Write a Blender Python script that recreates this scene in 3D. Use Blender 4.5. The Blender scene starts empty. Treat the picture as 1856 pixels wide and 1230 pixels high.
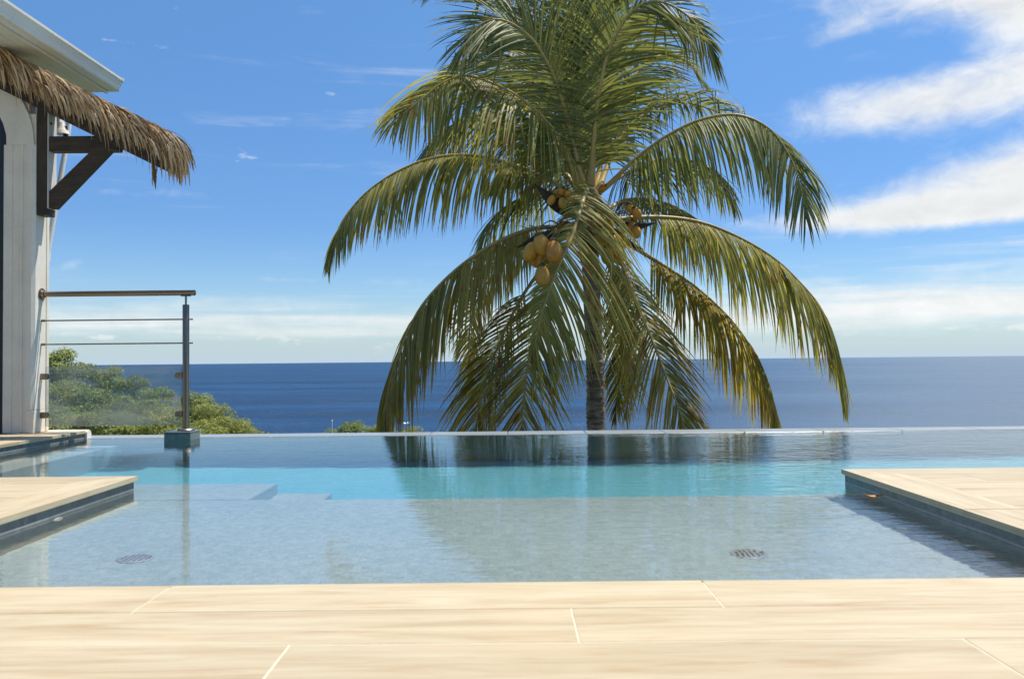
import bpy, math, random
from mathutils import Vector, Matrix, noise as mnoise
R = math.radians
random.seed(11)
sc = bpy.context.scene
col = sc.collection

# ------------------------------------------------------------------ camera
CAM_H = 0.50
PW, PH, FPX = 1856.0, 1230.0, 1500.0
PITCH, ROLL = R(1.443), R(0.567)
cam_d = bpy.data.cameras.new('camera')
cam = bpy.data.objects.new('camera', cam_d); col.objects.link(cam)
cam_d.sensor_width = 36.0
cam_d.lens = 36.0*FPX/PW
cam_d.clip_start, cam_d.clip_end = 0.05, 200000.0
CAM_M = Matrix.Rotation(math.pi/2 + PITCH, 4, 'X') @ Matrix.Rotation(-ROLL, 4, 'Z')
CAM_M = Matrix.Translation((0, 0, CAM_H)) @ CAM_M
cam.matrix_world = CAM_M
cam_d.dof.use_dof = True
cam_d.dof.focus_distance = 8.0
cam_d.dof.aperture_fstop = 7.1
sc.camera = cam

# ------------------------------------------------------------------ light
SUN_EL, SUN_AZ = R(68.5), R(63)            # azimuth from +Y towards +X
SUN_D = Vector((math.sin(SUN_AZ)*math.cos(SUN_EL), math.cos(SUN_AZ)*math.cos(SUN_EL), math.sin(SUN_EL)))
sun_l = bpy.data.lights.new('sun', 'SUN')
sun_l.energy = 4.9; sun_l.angle = R(0.53); sun_l.color = (1.0, 0.93, 0.82)
sun_l.cycles.is_caustics_light = True
sun = bpy.data.objects.new('sun', sun_l); col.objects.link(sun)
sun.rotation_euler = SUN_D.to_track_quat('Z', 'Y').to_euler()
sun.location = SUN_D*50

vs = sc.view_settings
vs.view_transform = 'Standard'; vs.look = 'None'; vs.gamma = 1.0; vs.use_curve_mapping = False
vs.exposure = 0.40

sc.render.engine = 'CYCLES'
cy = sc.cycles
cy.max_bounces = 10; cy.transparent_max_bounces = 16; cy.transmission_bounces = 8; cy.glossy_bounces = 5; cy.diffuse_bounces = 4
cy.use_denoising = True
cy.sample_clamp_indirect = 6.0

# ------------------------------------------------------------------ node helpers
class NT:
    """small expression builder on a node tree"""
    def __init__(s, nt): s.nt = nt; s.n = nt.nodes; s.l = nt.links
    def node(s, kind, **kw):
        nd = s.n.new(kind)
        for k, v in kw.items(): setattr(nd, k, v)
        return nd
    def put(s, sock, v):
        if v is None: return
        if hasattr(v, 'is_output') or isinstance(v, bpy.types.NodeSocket): s.l.new(v, sock)
        else:
            if isinstance(v, (tuple, list)) and len(v) == 3 and sock.type == 'RGBA': v = (*v, 1)
            sock.default_value = v
    def m(s, op, a, b=None, c=None, clamp=False):
        nd = s.n.new('ShaderNodeMath'); nd.operation = op; nd.use_clamp = clamp
        s.put(nd.inputs[0], a); s.put(nd.inputs[1], b); s.put(nd.inputs[2], c)
        return nd.outputs[0]
    def add(s, a, b): return s.m('ADD', a, b)
    def sub(s, a, b): return s.m('SUBTRACT', a, b)
    def mul(s, a, b): return s.m('MULTIPLY', a, b)
    def vec(s, x, y, z):
        nd = s.n.new('ShaderNodeCombineXYZ')
        s.put(nd.inputs[0], x); s.put(nd.inputs[1], y); s.put(nd.inputs[2], z)
        return nd.outputs[0]
    def noise(s, v, scale=1.0, detail=4, rough=0.5, lac=2.0, dist=0.0, col=False, dim='3D'):
        nd = s.n.new('ShaderNodeTexNoise'); nd.noise_dimensions = dim
        if v is not None: s.l.new(v, nd.inputs['Vector'])
        nd.inputs['Scale'].default_value = scale; nd.inputs['Detail'].default_value = detail
        nd.inputs['Roughness'].default_value = rough; nd.inputs['Lacunarity'].default_value = lac
        nd.inputs['Distortion'].default_value = dist
        return nd.outputs['Color' if col else 'Fac']
    def voro(s, v, scale, feature='F1', out='Distance', rnd=1.0):
        nd = s.n.new('ShaderNodeTexVoronoi'); nd.feature = feature
        if v is not None: s.l.new(v, nd.inputs['Vector'])
        nd.inputs['Scale'].default_value = scale; nd.inputs['Randomness'].default_value = rnd
        return nd.outputs[out]
    def ramp(s, f, stops, interp='LINEAR'):
        nd = s.n.new('ShaderNodeValToRGB'); nd.color_ramp.interpolation = interp
        e = nd.color_ramp.elements
        while len(e) < len(stops): e.new(0.5)
        for el, (p, c) in zip(e, stops):
            el.position = p; el.color = (*c, 1) if isinstance(c, (tuple, list)) else (c, c, c, 1)
        s.put(nd.inputs[0], f)
        return nd.outputs[0]
    def mix(s, f, a, b, mode='MIX'):
        nd = s.n.new('ShaderNodeMix'); nd.data_type = 'RGBA'; nd.blend_type = mode
        s.put(nd.inputs[0], f); s.put(nd.inputs[6], a); s.put(nd.inputs[7], b)
        return nd.outputs[2]
    def smooth(s, x, lo, hi):
        nd = s.n.new('ShaderNodeMapRange'); nd.interpolation_type = 'SMOOTHSTEP'
        s.put(nd.inputs[0], x); s.put(nd.inputs[1], lo); s.put(nd.inputs[2], hi)
        return nd.outputs[0]
    def coord(s, which='Object'): return s.n.new('ShaderNodeTexCoord').outputs[which]
    def mapping(s, v, scale=(1, 1, 1), rot=(0, 0, 0), loc=(0, 0, 0)):
        nd = s.n.new('ShaderNodeMapping'); s.l.new(v, nd.inputs[0])
        nd.inputs['Scale'].default_value = scale; nd.inputs['Rotation'].default_value = rot; nd.inputs['Location'].default_value = loc
        return nd.outputs[0]
    def bump(s, h, strength=0.3, dist=0.01, normal=None):
        nd = s.n.new('ShaderNodeBump'); s.put(nd.inputs['Height'], h)
        nd.inputs['Strength'].default_value = strength; nd.inputs['Distance'].default_value = dist
        if normal is not None: s.l.new(normal, nd.inputs['Normal'])
        return nd.outputs[0]
    def sep(s, v):
        nd = s.n.new('ShaderNodeSeparateXYZ'); s.l.new(v, nd.inputs[0]); return nd.outputs

def new_mat(name):
    m = bpy.data.materials.new(name); m.use_nodes = True
    t = NT(m.node_tree)
    b = m.node_tree.nodes['Principled BSDF']
    return m, t, b
def setb(t, b, **kw):
    names = dict(color='Base Color', rough='Roughness', metal='Metallic', spec='Specular IOR Level', normal='Normal',
                 coat='Coat Weight', coat_rough='Coat Roughness', trans='Transmission Weight', ior='IOR')
    for k, v in kw.items(): t.put(b.inputs[names[k]], v)

# ------------------------------------------------------------------ sky (procedural world)
world = bpy.data.worlds.new('World'); sc.world = world; world.use_nodes = True
def build_world():
    t = NT(world.node_tree)
    bg = t.n['Background']
    sky = t.node('ShaderNodeTexSky', sky_type='NISHITA', sun_disc=False)
    sky.sun_elevation = SUN_EL; sky.sun_rotation = SUN_AZ
    sky.altitude = 60; sky.air_density = 1.0; sky.dust_density = 0.35; sky.ozone_density = 2.2
    d = t.coord('Generated')
    x, y, z = t.sep(d)
    az = t.m('ARCTAN2', x, y)                                     # 0 = straight ahead, + right
    hyp = t.m('SQRT', t.add(t.mul(x, x), t.mul(y, y)))
    el = t.m('ARCTAN2', z, hyp)
    # layered cloud sheets seen in perspective: flat wide streaks low down, rounder higher up
    ez = t.m('MAXIMUM', t.add(el, 0.05), 0.02)
    sx = t.mul(az, 1.0)
    p1 = t.vec(t.mul(x, t.m('DIVIDE', 1.0, ez)), t.mul(y, t.m('DIVIDE', 1.0, ez)), 0.0)
    # direction-space coordinates, rotated slightly so that the streaks rise to the right
    u = t.add(t.mul(az, 0.99), t.mul(el, 0.14)); v = t.sub(t.mul(el, 0.99), t.mul(az, 0.07))
    big = t.noise(t.vec(t.mul(u, 2.3), t.mul(v, 6.5), 3.1), 1.0, 6, 0.56, dist=0.35)
    mid = t.noise(t.vec(t.mul(u, 6.0), t.mul(v, 17.0), 7.7), 1.0, 7, 0.62, dist=0.5)
    fine = t.noise(t.vec(t.mul(az, 26.0), t.mul(el, 42.0), 1.3), 1.0, 6, 0.62, dist=0.6)
    low = t.noise(t.vec(t.mul(az, 3.2), t.mul(el, 46.0), 5.0), 1.0, 6, 0.6, dist=0.4)
    def gauss(ca, ce, wa, we, amp, slope=0.0):
        da = t.sub(az, ca); de = t.sub(t.sub(el, ce), t.mul(da, slope))
        q = t.add(t.m('POWER', t.m('DIVIDE', t.m('ABSOLUTE', da), wa), 2.0), t.m('POWER', t.m('DIVIDE', t.m('ABSOLUTE', de), we), 2.0))
        return t.mul(t.m('EXPONENT', t.mul(q, -1.0)), amp)
    lumps = [(0.56, 0.400, 0.22, 0.055, 0.60, 0.05), (0.66, 0.345, 0.17, 0.050, 0.52, -0.1), (0.56, 0.330, 0.055, 0.035, 0.26, -0.3), (0.62, 0.292, 0.14, 0.020, 0.40, 0.0),
             (0.46, 0.266, 0.15, 0.032, 0.72, -0.03), (0.66, 0.262, 0.10, 0.018, 0.36, 0.0), (0.58, 0.190, 0.20, 0.036, 0.76, 0.10), (0.50, 0.152, 0.22, 0.016, 0.60, 0.0), (0.75, 0.190, 0.16, 0.045, 0.45, 0.10)]
    bias = None
    for g in lumps:
        q = gauss(*g); bias = q if bias is None else t.add(bias, q)
    # small separate wisps
    for g in ((-0.385, 0.190, 0.045, 0.011, 0.42, 0.0), (-0.455, 0.186, 0.03, 0.007, 0.36, 0.0), (-0.25, 0.212, 0.045, 0.009, 0.36, 0.05), (-0.18, 0.222, 0.03, 0.009, 0.28, -0.3),
              (-0.49, 0.107, 0.016, 0.010, 0.42, 0.4), (-0.26, 0.096, 0.04, 0.005, 0.40, 0.0), (-0.15, 0.094, 0.06, 0.010, 0.48, 0.0), (0.16, 0.11, 0.10, 0.02, 0.40, 0.0), (0.385, 0.352, 0.028, 0.012, 0.34, 0.2)):
        bias = t.add(bias, gauss(g[0], g[1], g[2]*1.2, g[3], g[4]*0.66, g[5]))
    # scattered cover that goes on all round
    bias = t.add(bias, t.mul(t.smooth(t.noise(d, 1.7, 3, 0.5), 0.56, 0.74), 0.16))
    dens = t.add(t.add(t.mul(big, 0.42), t.mul(mid, 0.38)), t.mul(fine, 0.34))
    dens = t.add(dens, t.mul(bias, 0.91))
    c_hi = t.mul(t.smooth(dens, 0.76, 1.28), 0.97)
    # low sheets just above the horizon, everywhere round
    band = t.add(t.mul(t.m('EXPONENT', t.mul(t.m('POWER', t.m('DIVIDE', t.m('ABSOLUTE', t.sub(el, 0.050)), 0.019), 2.0), -1.0)), 0.50),
                 t.mul(t.smooth(az, 0.1, 0.5), t.mul(t.m('EXPONENT', t.mul(t.m('POWER', t.m('DIVIDE', t.m('ABSOLUTE', t.sub(el, 0.070)), 0.042), 2.0), -1.0)), 0.34)))
    lowd = t.add(t.mul(low, 0.75), t.add(t.mul(fine, 0.12), t.mul(band, 0.62)))
    c_lo = t.mul(t.smooth(lowd, 0.47, 0.92), 0.92)
    puff = t.noise(t.vec(t.mul(az, 17.0), t.mul(el, 40.0), 9.0), 1.0, 6, 0.6)
    c_pf = t.mul(t.smooth(t.add(puff, t.mul(t.m('EXPONENT', t.mul(t.m('POWER', t.m('DIVIDE', t.m('ABSOLUTE', t.sub(el, 0.030)), 0.009), 2.0), -1.0)), 0.16)), 0.66, 0.78), 0.55)
    c_lo = t.m('MAXIMUM', c_lo, c_pf)
    cl = t.m('MAXIMUM', c_hi, c_lo)
    cl = t.mul(cl, t.smooth(el, 0.004, 0.03))
    # cloud brightness with a little grey inside
    shade = t.add(0.72, t.mul(t.add(fine, mid), 0.27))
    shade = t.sub(shade, t.mul(t.smooth(dens, 1.0, 1.5), 0.10))
    cb = t.node('ShaderNodeCombineColor')
    t.put(cb.inputs[0], t.mul(shade, CLOUD[0])); t.put(cb.inputs[1], t.mul(shade, CLOUD[1])); t.put(cb.inputs[2], t.mul(shade, CLOUD[2]))
    hs = t.node('ShaderNodeHueSaturation'); hs.inputs['Saturation'].default_value = SKY_SAT; hs.inputs['Value'].default_value = SKY_VAL
    t.l.new(sky.outputs[0], hs.inputs['Color'])
    tint = t.mix(1.0, hs.outputs[0], SKY_TINT, 'MULTIPLY')
    grade = t.ramp(t.m('MAXIMUM', el, 0.0), [(0.0, (0.74, 0.84, 0.95)), (0.09, (0.70, 0.81, 0.95)), (0.16, (0.66, 0.78, 0.95)), (0.43, (0.98, 1.10, 1.13)), (1.0, (1.0, 1.1, 1.13))])
    tint = t.mix(1.0, tint, grade, 'MULTIPLY')
    hz = t.mul(t.m('EXPONENT', t.mul(t.m('DIVIDE', t.m('MAXIMUM', el, 0.0), 0.030), -1.0)), 0.90)
    tint = t.mix(hz, tint, SKY_HAZE)
    out = t.mix(cl, tint, cb.outputs[0])
    t.l.new(out, bg.inputs[0]); bg.inputs[1].default_value = 0.10
CLOUD = (7.1, 7.2, 7.15); SKY_SAT = 1.15; SKY_VAL = 1.0; SKY_TINT = (0.95, 1.02, 1.08); SKY_HAZE = (4.0, 5.1, 6.2)
build_world()

# ------------------------------------------------------------------ geometry helpers
def ray(px, py):
    v = CAM_M.to_3x3() @ Vector(((px-PW/2)/FPX, -(py-PH/2)/FPX, -1.0))
    return v
def at(px, py, Y):
    """point of the place at distance Y in front of the viewpoint"""
    v = ray(px, py); return Vector((0, 0, CAM_H)) + v*(Y/v.y)
def to_px(p):
    q = CAM_M.inverted() @ Vector(p)
    return PW/2 + FPX*q.x/-q.z, PH/2 - FPX*q.y/-q.z

class MB:
    def __init__(s): s.v = []; s.f = []; s.uv = []; s.mi = []; s.cur = 0
    def face(s, idx, uv=None): s.f.append(tuple(idx)); s.uv.append(uv); s.mi.append(s.cur)
    def verts(s, vs):
        i = len(s.v); s.v.extend(Vector(v) for v in vs); return i
    def box(s, a, b, ch=0.0, M=None):
        """box between corners, optional chamfer of the upright and top edges"""
        x0, y0, z0 = (min(a[i], b[i]) for i in range(3)); x1, y1, z1 = (max(a[i], b[i]) for i in range(3))
        if ch <= 0:
            P = [(x0,y0,z0),(x1,y0,z0),(x1,y1,z0),(x0,y1,z0),(x0,y0,z1),(x1,y0,z1),(x1,y1,z1),(x0,y1,z1)]
            F = [(0,3,2,1),(4,5,6,7),(0,1,5,4),(1,2,6,5),(2,3,7,6),(3,0,4,7)]
        else:
            c = ch; P = []
            def octo(z, k): return [(x0+c+k,y0+k,z),(x1-c-k,y0+k,z),(x1-k,y0+c+k,z),(x1-k,y1-c-k,z),(x1-c-k,y1-k,z),(x0+c+k,y1-k,z),(x0+k,y1-c-k,z),(x0+k,y0+c+k,z)]
            P = octo(z0, c) + octo(z0+c, 0) + octo(z1-c, 0) + octo(z1, c)
            F = [tuple(range(7, -1, -1)), tuple(range(24, 32))]
            for r in range(3):
                for k in range(8): F.append((r*8+k, r*8+(k+1) % 8, (r+1)*8+(k+1) % 8, (r+1)*8+k))
        if M is not None: P = [M @ Vector(p) for p in P]
        i = s.verts(P)
        for f in F: s.face([i+k for k in f])
        return s
    def prism(s, poly, vec):
        """polygon (list of 3D points) swept along vec"""
        n = len(poly); vec = Vector(vec); poly = [Vector(p) for p in poly]
        nor = Vector((0, 0, 0))
        for k in range(n):
            a, b = poly[k], poly[(k+1) % n]; nor += a.cross(b)
        if nor.dot(vec) > 0: poly = poly[::-1]
        i = s.verts(poly + [p+vec for p in poly])
        s.face([i+k for k in range(n)]); s.face([i+n+k for k in range(n-1, -1, -1)])
        for k in range(n): s.face([i+(k+1) % n, i+k, i+n+k, i+n+(k+1) % n])
        return s
    def tube(s, pts, rad, n=10, caps=True, squash=1.0, up=Vector((0, 0, 1))):
        pts = [Vector(p) for p in pts]
        if not isinstance(rad, (list, tuple)): rad = [rad]*len(pts)
        base = len(s.v); prev = None
        for k, p in enumerate(pts):
            t = (pts[min(k+1, len(pts)-1)] - pts[max(k-1, 0)]).normalized()
            if prev is None:
                a = up.cross(t)
                if a.length < 1e-3: a = Vector((1, 0, 0)).cross(t)
            else: a = prev - t*prev.dot(t)
            a.normalize(); b = t.cross(a); prev = a
            for j in range(n):
                w = 2*math.pi*j/n
                s.v.append(p + a*(math.cos(w)*rad[k]) + b*(math.sin(w)*rad[k]*squash))
        for k in range(len(pts)-1):
            for j in range(n):
                s.face((base+k*n+j, base+k*n+(j+1) % n, base+(k+1)*n+(j+1) % n, base+(k+1)*n+j))
        if caps:
            s.face([base+j for j in range(n-1, -1, -1)]); e = base+(len(pts)-1)*n
            s.face([e+j for j in range(n)])
        return s
    def lathe(s, prof, n=16, M=None):
        """profile of (r, z) pairs turned about z"""
        base = len(s.v)
        for r, z in prof:
            for j in range(n):
                w = 2*math.pi*j/n; p = Vector((r*math.cos(w), r*math.sin(w), z))
                s.v.append(M @ p if M is not None else p)
        for k in range(len(prof)-1):
            for j in range(n): s.face((base+k*n+j, base+k*n+(j+1) % n, base+(k+1)*n+(j+1) % n, base+(k+1)*n+j))
        s.face([base+j for j in range(n-1, -1, -1)]); e = base+(len(prof)-1)*n; s.face([e+j for j in range(n)])
        return s
    def mesh(s, name, mats, smooth=None):
        me = bpy.data.meshes.new(name)
        me.from_pydata([tuple(v) for v in s.v], [], s.f)
        mats = mats if isinstance(mats, (list, tuple)) else [mats]
        for m in mats: me.materials.append(m)
        if len(mats) > 1: me.polygons.foreach_set('material_index', s.mi)
        if any(u is not None for u in s.uv):
            lay = me.uv_layers.new(name='leaf')
            k = 0; flat = []
            for f, u in zip(s.f, s.uv):
                for j in range(len(f)): flat.extend(u[j] if u is not None else (0, 0))
            lay.data.foreach_set('uv', flat)
        if smooth is not None:
            me.polygons.foreach_set('use_smooth', [True]*len(me.polygons))
            if smooth < 180: me.set_sharp_from_angle(angle=R(smooth))
        me.update()
        return me
    def build(s, name, mats, parent=None, smooth=None, loc=None):
        return link(name, s.mesh(name, mats, smooth), parent, loc)
def link(name, me, parent=None, loc=None):
    o = bpy.data.objects.new(name, me); col.objects.link(o)
    if parent is not None: o.parent = parent
    if loc is not None: o.location = loc
    return o
def tag(o, label=None, cat=None, group=None, kind=None):
    if label: o['label'] = label
    if cat: o['category'] = cat
    if group: o['group'] = group
    if kind: o['kind'] = kind
    return o
def empty(name, label=None, cat=None, group=None, kind=None, loc=(0, 0, 0)):
    o = bpy.data.objects.new(name, None); col.objects.link(o); o.location = loc
    o.empty_display_size = 0.1
    return tag(o, label, cat, group, kind)
def struct(o): o['kind'] = 'structure'; return o
def rnd(a, b): return random.uniform(a, b)

# ------------------------------------------------------------------ materials
def mat_tile():
    m, t, b = new_mat('wood_look_porcelain')
    co = t.coord('Object'); oi = t.node('ShaderNodeObjectInfo').outputs['Random']
    sh = t.mul(oi, 37.0)
    x, y, z = t.sep(co)
    v = t.vec(t.add(t.mul(x, 1.6), sh), t.add(t.mul(y, 17.0), sh), t.mul(z, 10.0))
    g = t.noise(v, 1.0, 7, 0.62, dist=1.2)
    g2 = t.noise(t.vec(t.add(t.mul(x, 7.0), sh), t.add(t.mul(y, 110.0), sh), sh), 1.0, 5, 0.65, dist=0.5)
    g3 = t.noise(t.vec(t.add(t.mul(x, 2.2), t.mul(sh, 1.7)), t.add(t.mul(y, 5.0), sh), sh), 1.0, 3, 0.5)
    c = t.ramp(g, [(0.26, (0.35, 0.255, 0.145)), (0.44, (0.460, 0.378, 0.245)), (0.60, (0.505, 0.440, 0.300)), (0.80, (0.535, 0.475, 0.340))])
    c = t.mix(t.mul(t.smooth(g2, 0.50, 0.68), 0.42), c, (0.40, 0.26, 0.13))
    c = t.mix(t.mul(t.smooth(g3, 0.5, 0.75), 0.35), c, (0.61, 0.50, 0.345))
    hv = t.node('ShaderNodeHueSaturation'); t.put(hv.inputs['Value'], t.add(0.93, t.mul(oi, 0.12))); t.l.new(c, hv.inputs['Color'])
    setb(t, b, color=hv.outputs[0], rough=t.add(0.42, t.mul(g2, 0.2)), spec=0.35, normal=t.bump(g2, 0.12, 0.002))
    return m
def mat_plain(name, c, rough=0.5, metal=0.0, spec=0.5, nscale=6.0, var=0.12, bump=0.05, bdist=0.003, stretch=(1, 1, 1), c2=None):
    m, t, b = new_mat(name)
    co = t.mapping(t.coord('Object'), stretch)
    n = t.noise(co, nscale, 6, 0.6); n2 = t.noise(co, nscale*7, 4, 0.6)
    dark = tuple(k*(1-var*1.6) for k in c); lite = tuple(min(1, k*(1+var)) for k in c)
    cc = t.ramp(t.add(t.mul(n, 0.7), t.mul(n2, 0.3)), [(0.3, dark), (0.5, c), (0.7, c2 or lite)])
    setb(t, b, color=cc, rough=t.add(rough-0.08, t.mul(n2, 0.16)), metal=metal, spec=spec, normal=t.bump(n2, bump, bdist))
    return m
def mat_mosaic(name, lo, mi, hi, scale=70.0, line=False, grid=0.025, grout=(0.3, 0.33, 0.34)):
    m, t, b = new_mat(name)
    co = t.coord('Object')
    # small square glass tiles: each cell takes its own tone; grout lines between
    x, y, z = t.sep(co)
    def fl(q): return t.m('FLOOR', t.m('DIVIDE', q, grid))
    wn = t.node('ShaderNodeTexWhiteNoise', noise_dimensions='3D'); t.l.new(t.vec(fl(t.add(x, 0.0013)), fl(t.add(y, 0.0017)), fl(t.add(z, 0.0011))), wn.inputs['Vector'])
    sp = t.noise(co, 120.0, 3, 0.7); bl = t.noise(co, 2.2, 3, 0.5)
    k = t.add(t.add(t.mul(wn.outputs[0], 0.14), t.mul(sp, 0.72)), t.mul(bl, 0.16))
    c = t.ramp(k, [(0.25, lo), (0.52, mi), (0.8, hi)])
    if line:
        wv = t.add(z, t.mul(t.sub(t.noise(t.mapping(co, (5, 5, 40)), 1.0, 4, 0.6), 0.5), 0.012))
        f = t.mul(t.smooth(t.m('ABSOLUTE', t.sub(wv, -0.056)), 0.006, 0.0), t.noise(co, 9.0, 4, 0.6))
        c = t.mix(f, c, (0.42, 0.43, 0.40))
    setb(t, b, color=c, rough=0.35, spec=0.4)
    return m
M_TILE = mat_tile()
M_GROUT = mat_plain('pale_grout', (0.66, 0.60, 0.46), 0.8, nscale=20, var=0.08)
M_TILE_EDGE = mat_plain('tile_bed', (0.40, 0.40, 0.38), 0.7, nscale=30)
M_FLOOR = mat_mosaic('pool_mosaic', (0.22, 0.30, 0.297), (0.345, 0.43, 0.425), (0.50, 0.575, 0.565))
M_DEEP = mat_mosaic('water_tinted_mosaic', (0.08, 0.30, 0.38), (0.14, 0.46, 0.54), (0.24, 0.58, 0.65))  # turquoise light absorption of the deep water is put into the tile colour
M_WALL_MOS = mat_mosaic('wall_mosaic', (0.06, 0.075, 0.080), (0.125, 0.145, 0.150), (0.24, 0.265, 0.265), line=True)
M_BLOCK = mat_mosaic('block_mosaic', (0.09, 0.13, 0.125), (0.14, 0.19, 0.185), (0.24, 0.29, 0.28))
M_LIP = mat_plain('weir_stone', (0.27, 0.30, 0.31), 0.30, spec=0.3, nscale=14, var=0.08)
M_WHITE = mat_plain('white_paint', (0.78, 0.73, 0.63), 0.55, nscale=5, var=0.07, bump=0.06)
M_WHITE2 = mat_plain('white_pvc', (0.78, 0.77, 0.73), 0.30, nscale=3, var=0.05, bump=0.0)
M_RENDER = mat_plain('terrace_white', (0.75, 0.73, 0.68), 0.6, nscale=9, var=0.1, bump=0.3)
M_BLACK = mat_plain('black_aluminium', (0.018, 0.02, 0.024), 0.35, nscale=10, var=0.2)
M_STEEL = mat_plain('stainless_steel', (0.27, 0.215, 0.16), 0.32, metal=1.0, nscale=3, var=0.06, bump=0.0, stretch=(1, 1, 12))
M_STEEL_D = mat_plain('dull_steel', (0.30, 0.28, 0.26), 0.40, metal=1.0, nscale=9, var=0.2)
M_WOOD = mat_plain('dark_timber', (0.048, 0.033, 0.020), 0.6, nscale=4, var=0.45, bump=0.35, bdist=0.004, stretch=(3, 12, 1.5))
M_WOOD_X = mat_plain('dark_timber_along', (0.058, 0.038, 0.022), 0.6, nscale=4, var=0.45, bump=0.35, bdist=0.004, stretch=(1.5, 12, 10))
M_STONE_D = mat_plain('dark_grey', (0.10, 0.105, 0.105), 0.6)
M_BOARD = mat_plain('weathered_board', (0.70, 0.66, 0.60), 0.7, nscale=5, var=0.18, bump=0.2, stretch=(6, 6, 1))
M_GREY_PLASTIC = mat_plain('grey_plastic', (0.33, 0.34, 0.33), 0.45, nscale=12, var=0.1)

def mat_sea():
    m, t, b = new_mat('sea_water')
    co = t.coord('Object'); x, y, z = t.sep(co)
    w1 = t.noise(t.mapping(co, (0.05, 0.12, 1), (0, 0, 0.35)), 1.0, 8, 0.62)
    w2 = t.noise(t.mapping(co, (0.25, 0.5, 1), (0, 0, -0.2)), 1.0, 6, 0.65)
    sw = t.noise(t.mapping(co, (0.0011, 0.0060, 1), (0, 0, 0.06)), 1.0, 5, 0.6)       # wind lanes
    dist = t.m('SQRT', t.add(t.mul(x, x), t.mul(y, y)))
    lane = t.noise(t.mapping(co, (0.0003, 0.0022, 1), (0, 0, -0.04)), 1.0, 4, 0.55)
    c = t.ramp(t.add(t.mul(sw, 0.6), t.mul(lane, 0.4)), [(0.40, (0.001, 0.014, 0.046)), (0.5, (0.003, 0.028, 0.085)), (0.60, (0.010, 0.056, 0.140))])
    foam = t.noise(t.mapping(co, (0.22, 0.40, 1)), 1.0, 3, 0.7)
    patch = t.noise(t.mapping(co, (0.006, 0.010, 1)), 1.0, 2, 0.5)
    fm = t.mul(t.smooth(foam, 0.63, 0.67), t.smooth(patch, 0.47, 0.58))
    c = t.mix(t.mul(fm, 0.6), c, (0.7, 0.75, 0.8))
    h = t.add(w1, t.mul(w2, 0.35))
    side_shift = t.smooth(t.add(t.m('DIVIDE', x, t.m('MAXIMUM', y, 50.0)), t.mul(t.sub(lane, 0.5), 0.5)), 0.0, 0.55)   # sea paler to the right: the sun's brightening put into colour
    setb(t, b, color=t.mix(t.mul(side_shift, 0.75), c, (0.11, 0.16, 0.21)), rough=t.add(0.22, t.mul(sw, 0.2)), spec=t.add(0.08, t.mul(side_shift, 0.25)), normal=t.bump(h, 1.0, 2.6))
    b.inputs['IOR'].default_value = 1.333
    return m
def mat_water():
    m, t, b = new_mat('pool_water')
    m.node_tree.nodes.remove(b)
    out = m.node_tree.nodes['Material Output']
    co = t.coord('Object'); x, y, z = t.sep(co)
    r1 = t.noise(t.mapping(co, (6, 16, 1)), 1.0, 3, 0.5, dist=0.4)
    r2 = t.noise(t.mapping(co, (22, 44, 1), (0, 0, 0.25)), 1.0, 3, 0.55)
    r3 = t.noise(t.mapping(co, (1.3, 2.6, 1)), 1.0, 2, 0.5)
    breeze = t.add(0.34, t.mul(t.smooth(t.add(x, t.mul(t.noise(co, 0.9, 2), 2.2)), 0.7, 3.0), 1.2))
    h = t.mul(t.add(t.add(t.mul(r1, 0.55), t.mul(r2, 0.13)), t.mul(r3, 0.6)), breeze)
    g = t.node('ShaderNodeBsdfGlass'); g.inputs['IOR'].default_value = 1.333; g.inputs['Roughness'].default_value = 0.0
    g.inputs['Color'].default_value = (1, 1, 1, 1)
    t.l.new(t.bump(h, 1.0, WATER_BUMP), g.inputs['Normal'])
    t.l.new(g.outputs[0], out.inputs['Surface'])
    return m
WATER_BUMP = 0.0062
M_SEA = mat_sea(); M_WATER = mat_water()
def mat_ground():
    m, t, b = new_mat('hillside_ground')
    co = t.coord('Object')
    n = t.noise(co, 0.6, 6, 0.65); n2 = t.noise(co, 5.0, 5, 0.6)
    c = t.ramp(t.add(t.mul(n, 0.6), t.mul(n2, 0.4)), [(0.35, (0.025, 0.035, 0.012)), (0.5, (0.05, 0.065, 0.02)), (0.65, (0.11, 0.10, 0.05))])
    setb(t, b, color=c, rough=0.9, normal=t.bump(n2, 0.6, 0.2))
    return m
M_GROUND = mat_ground()
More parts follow.
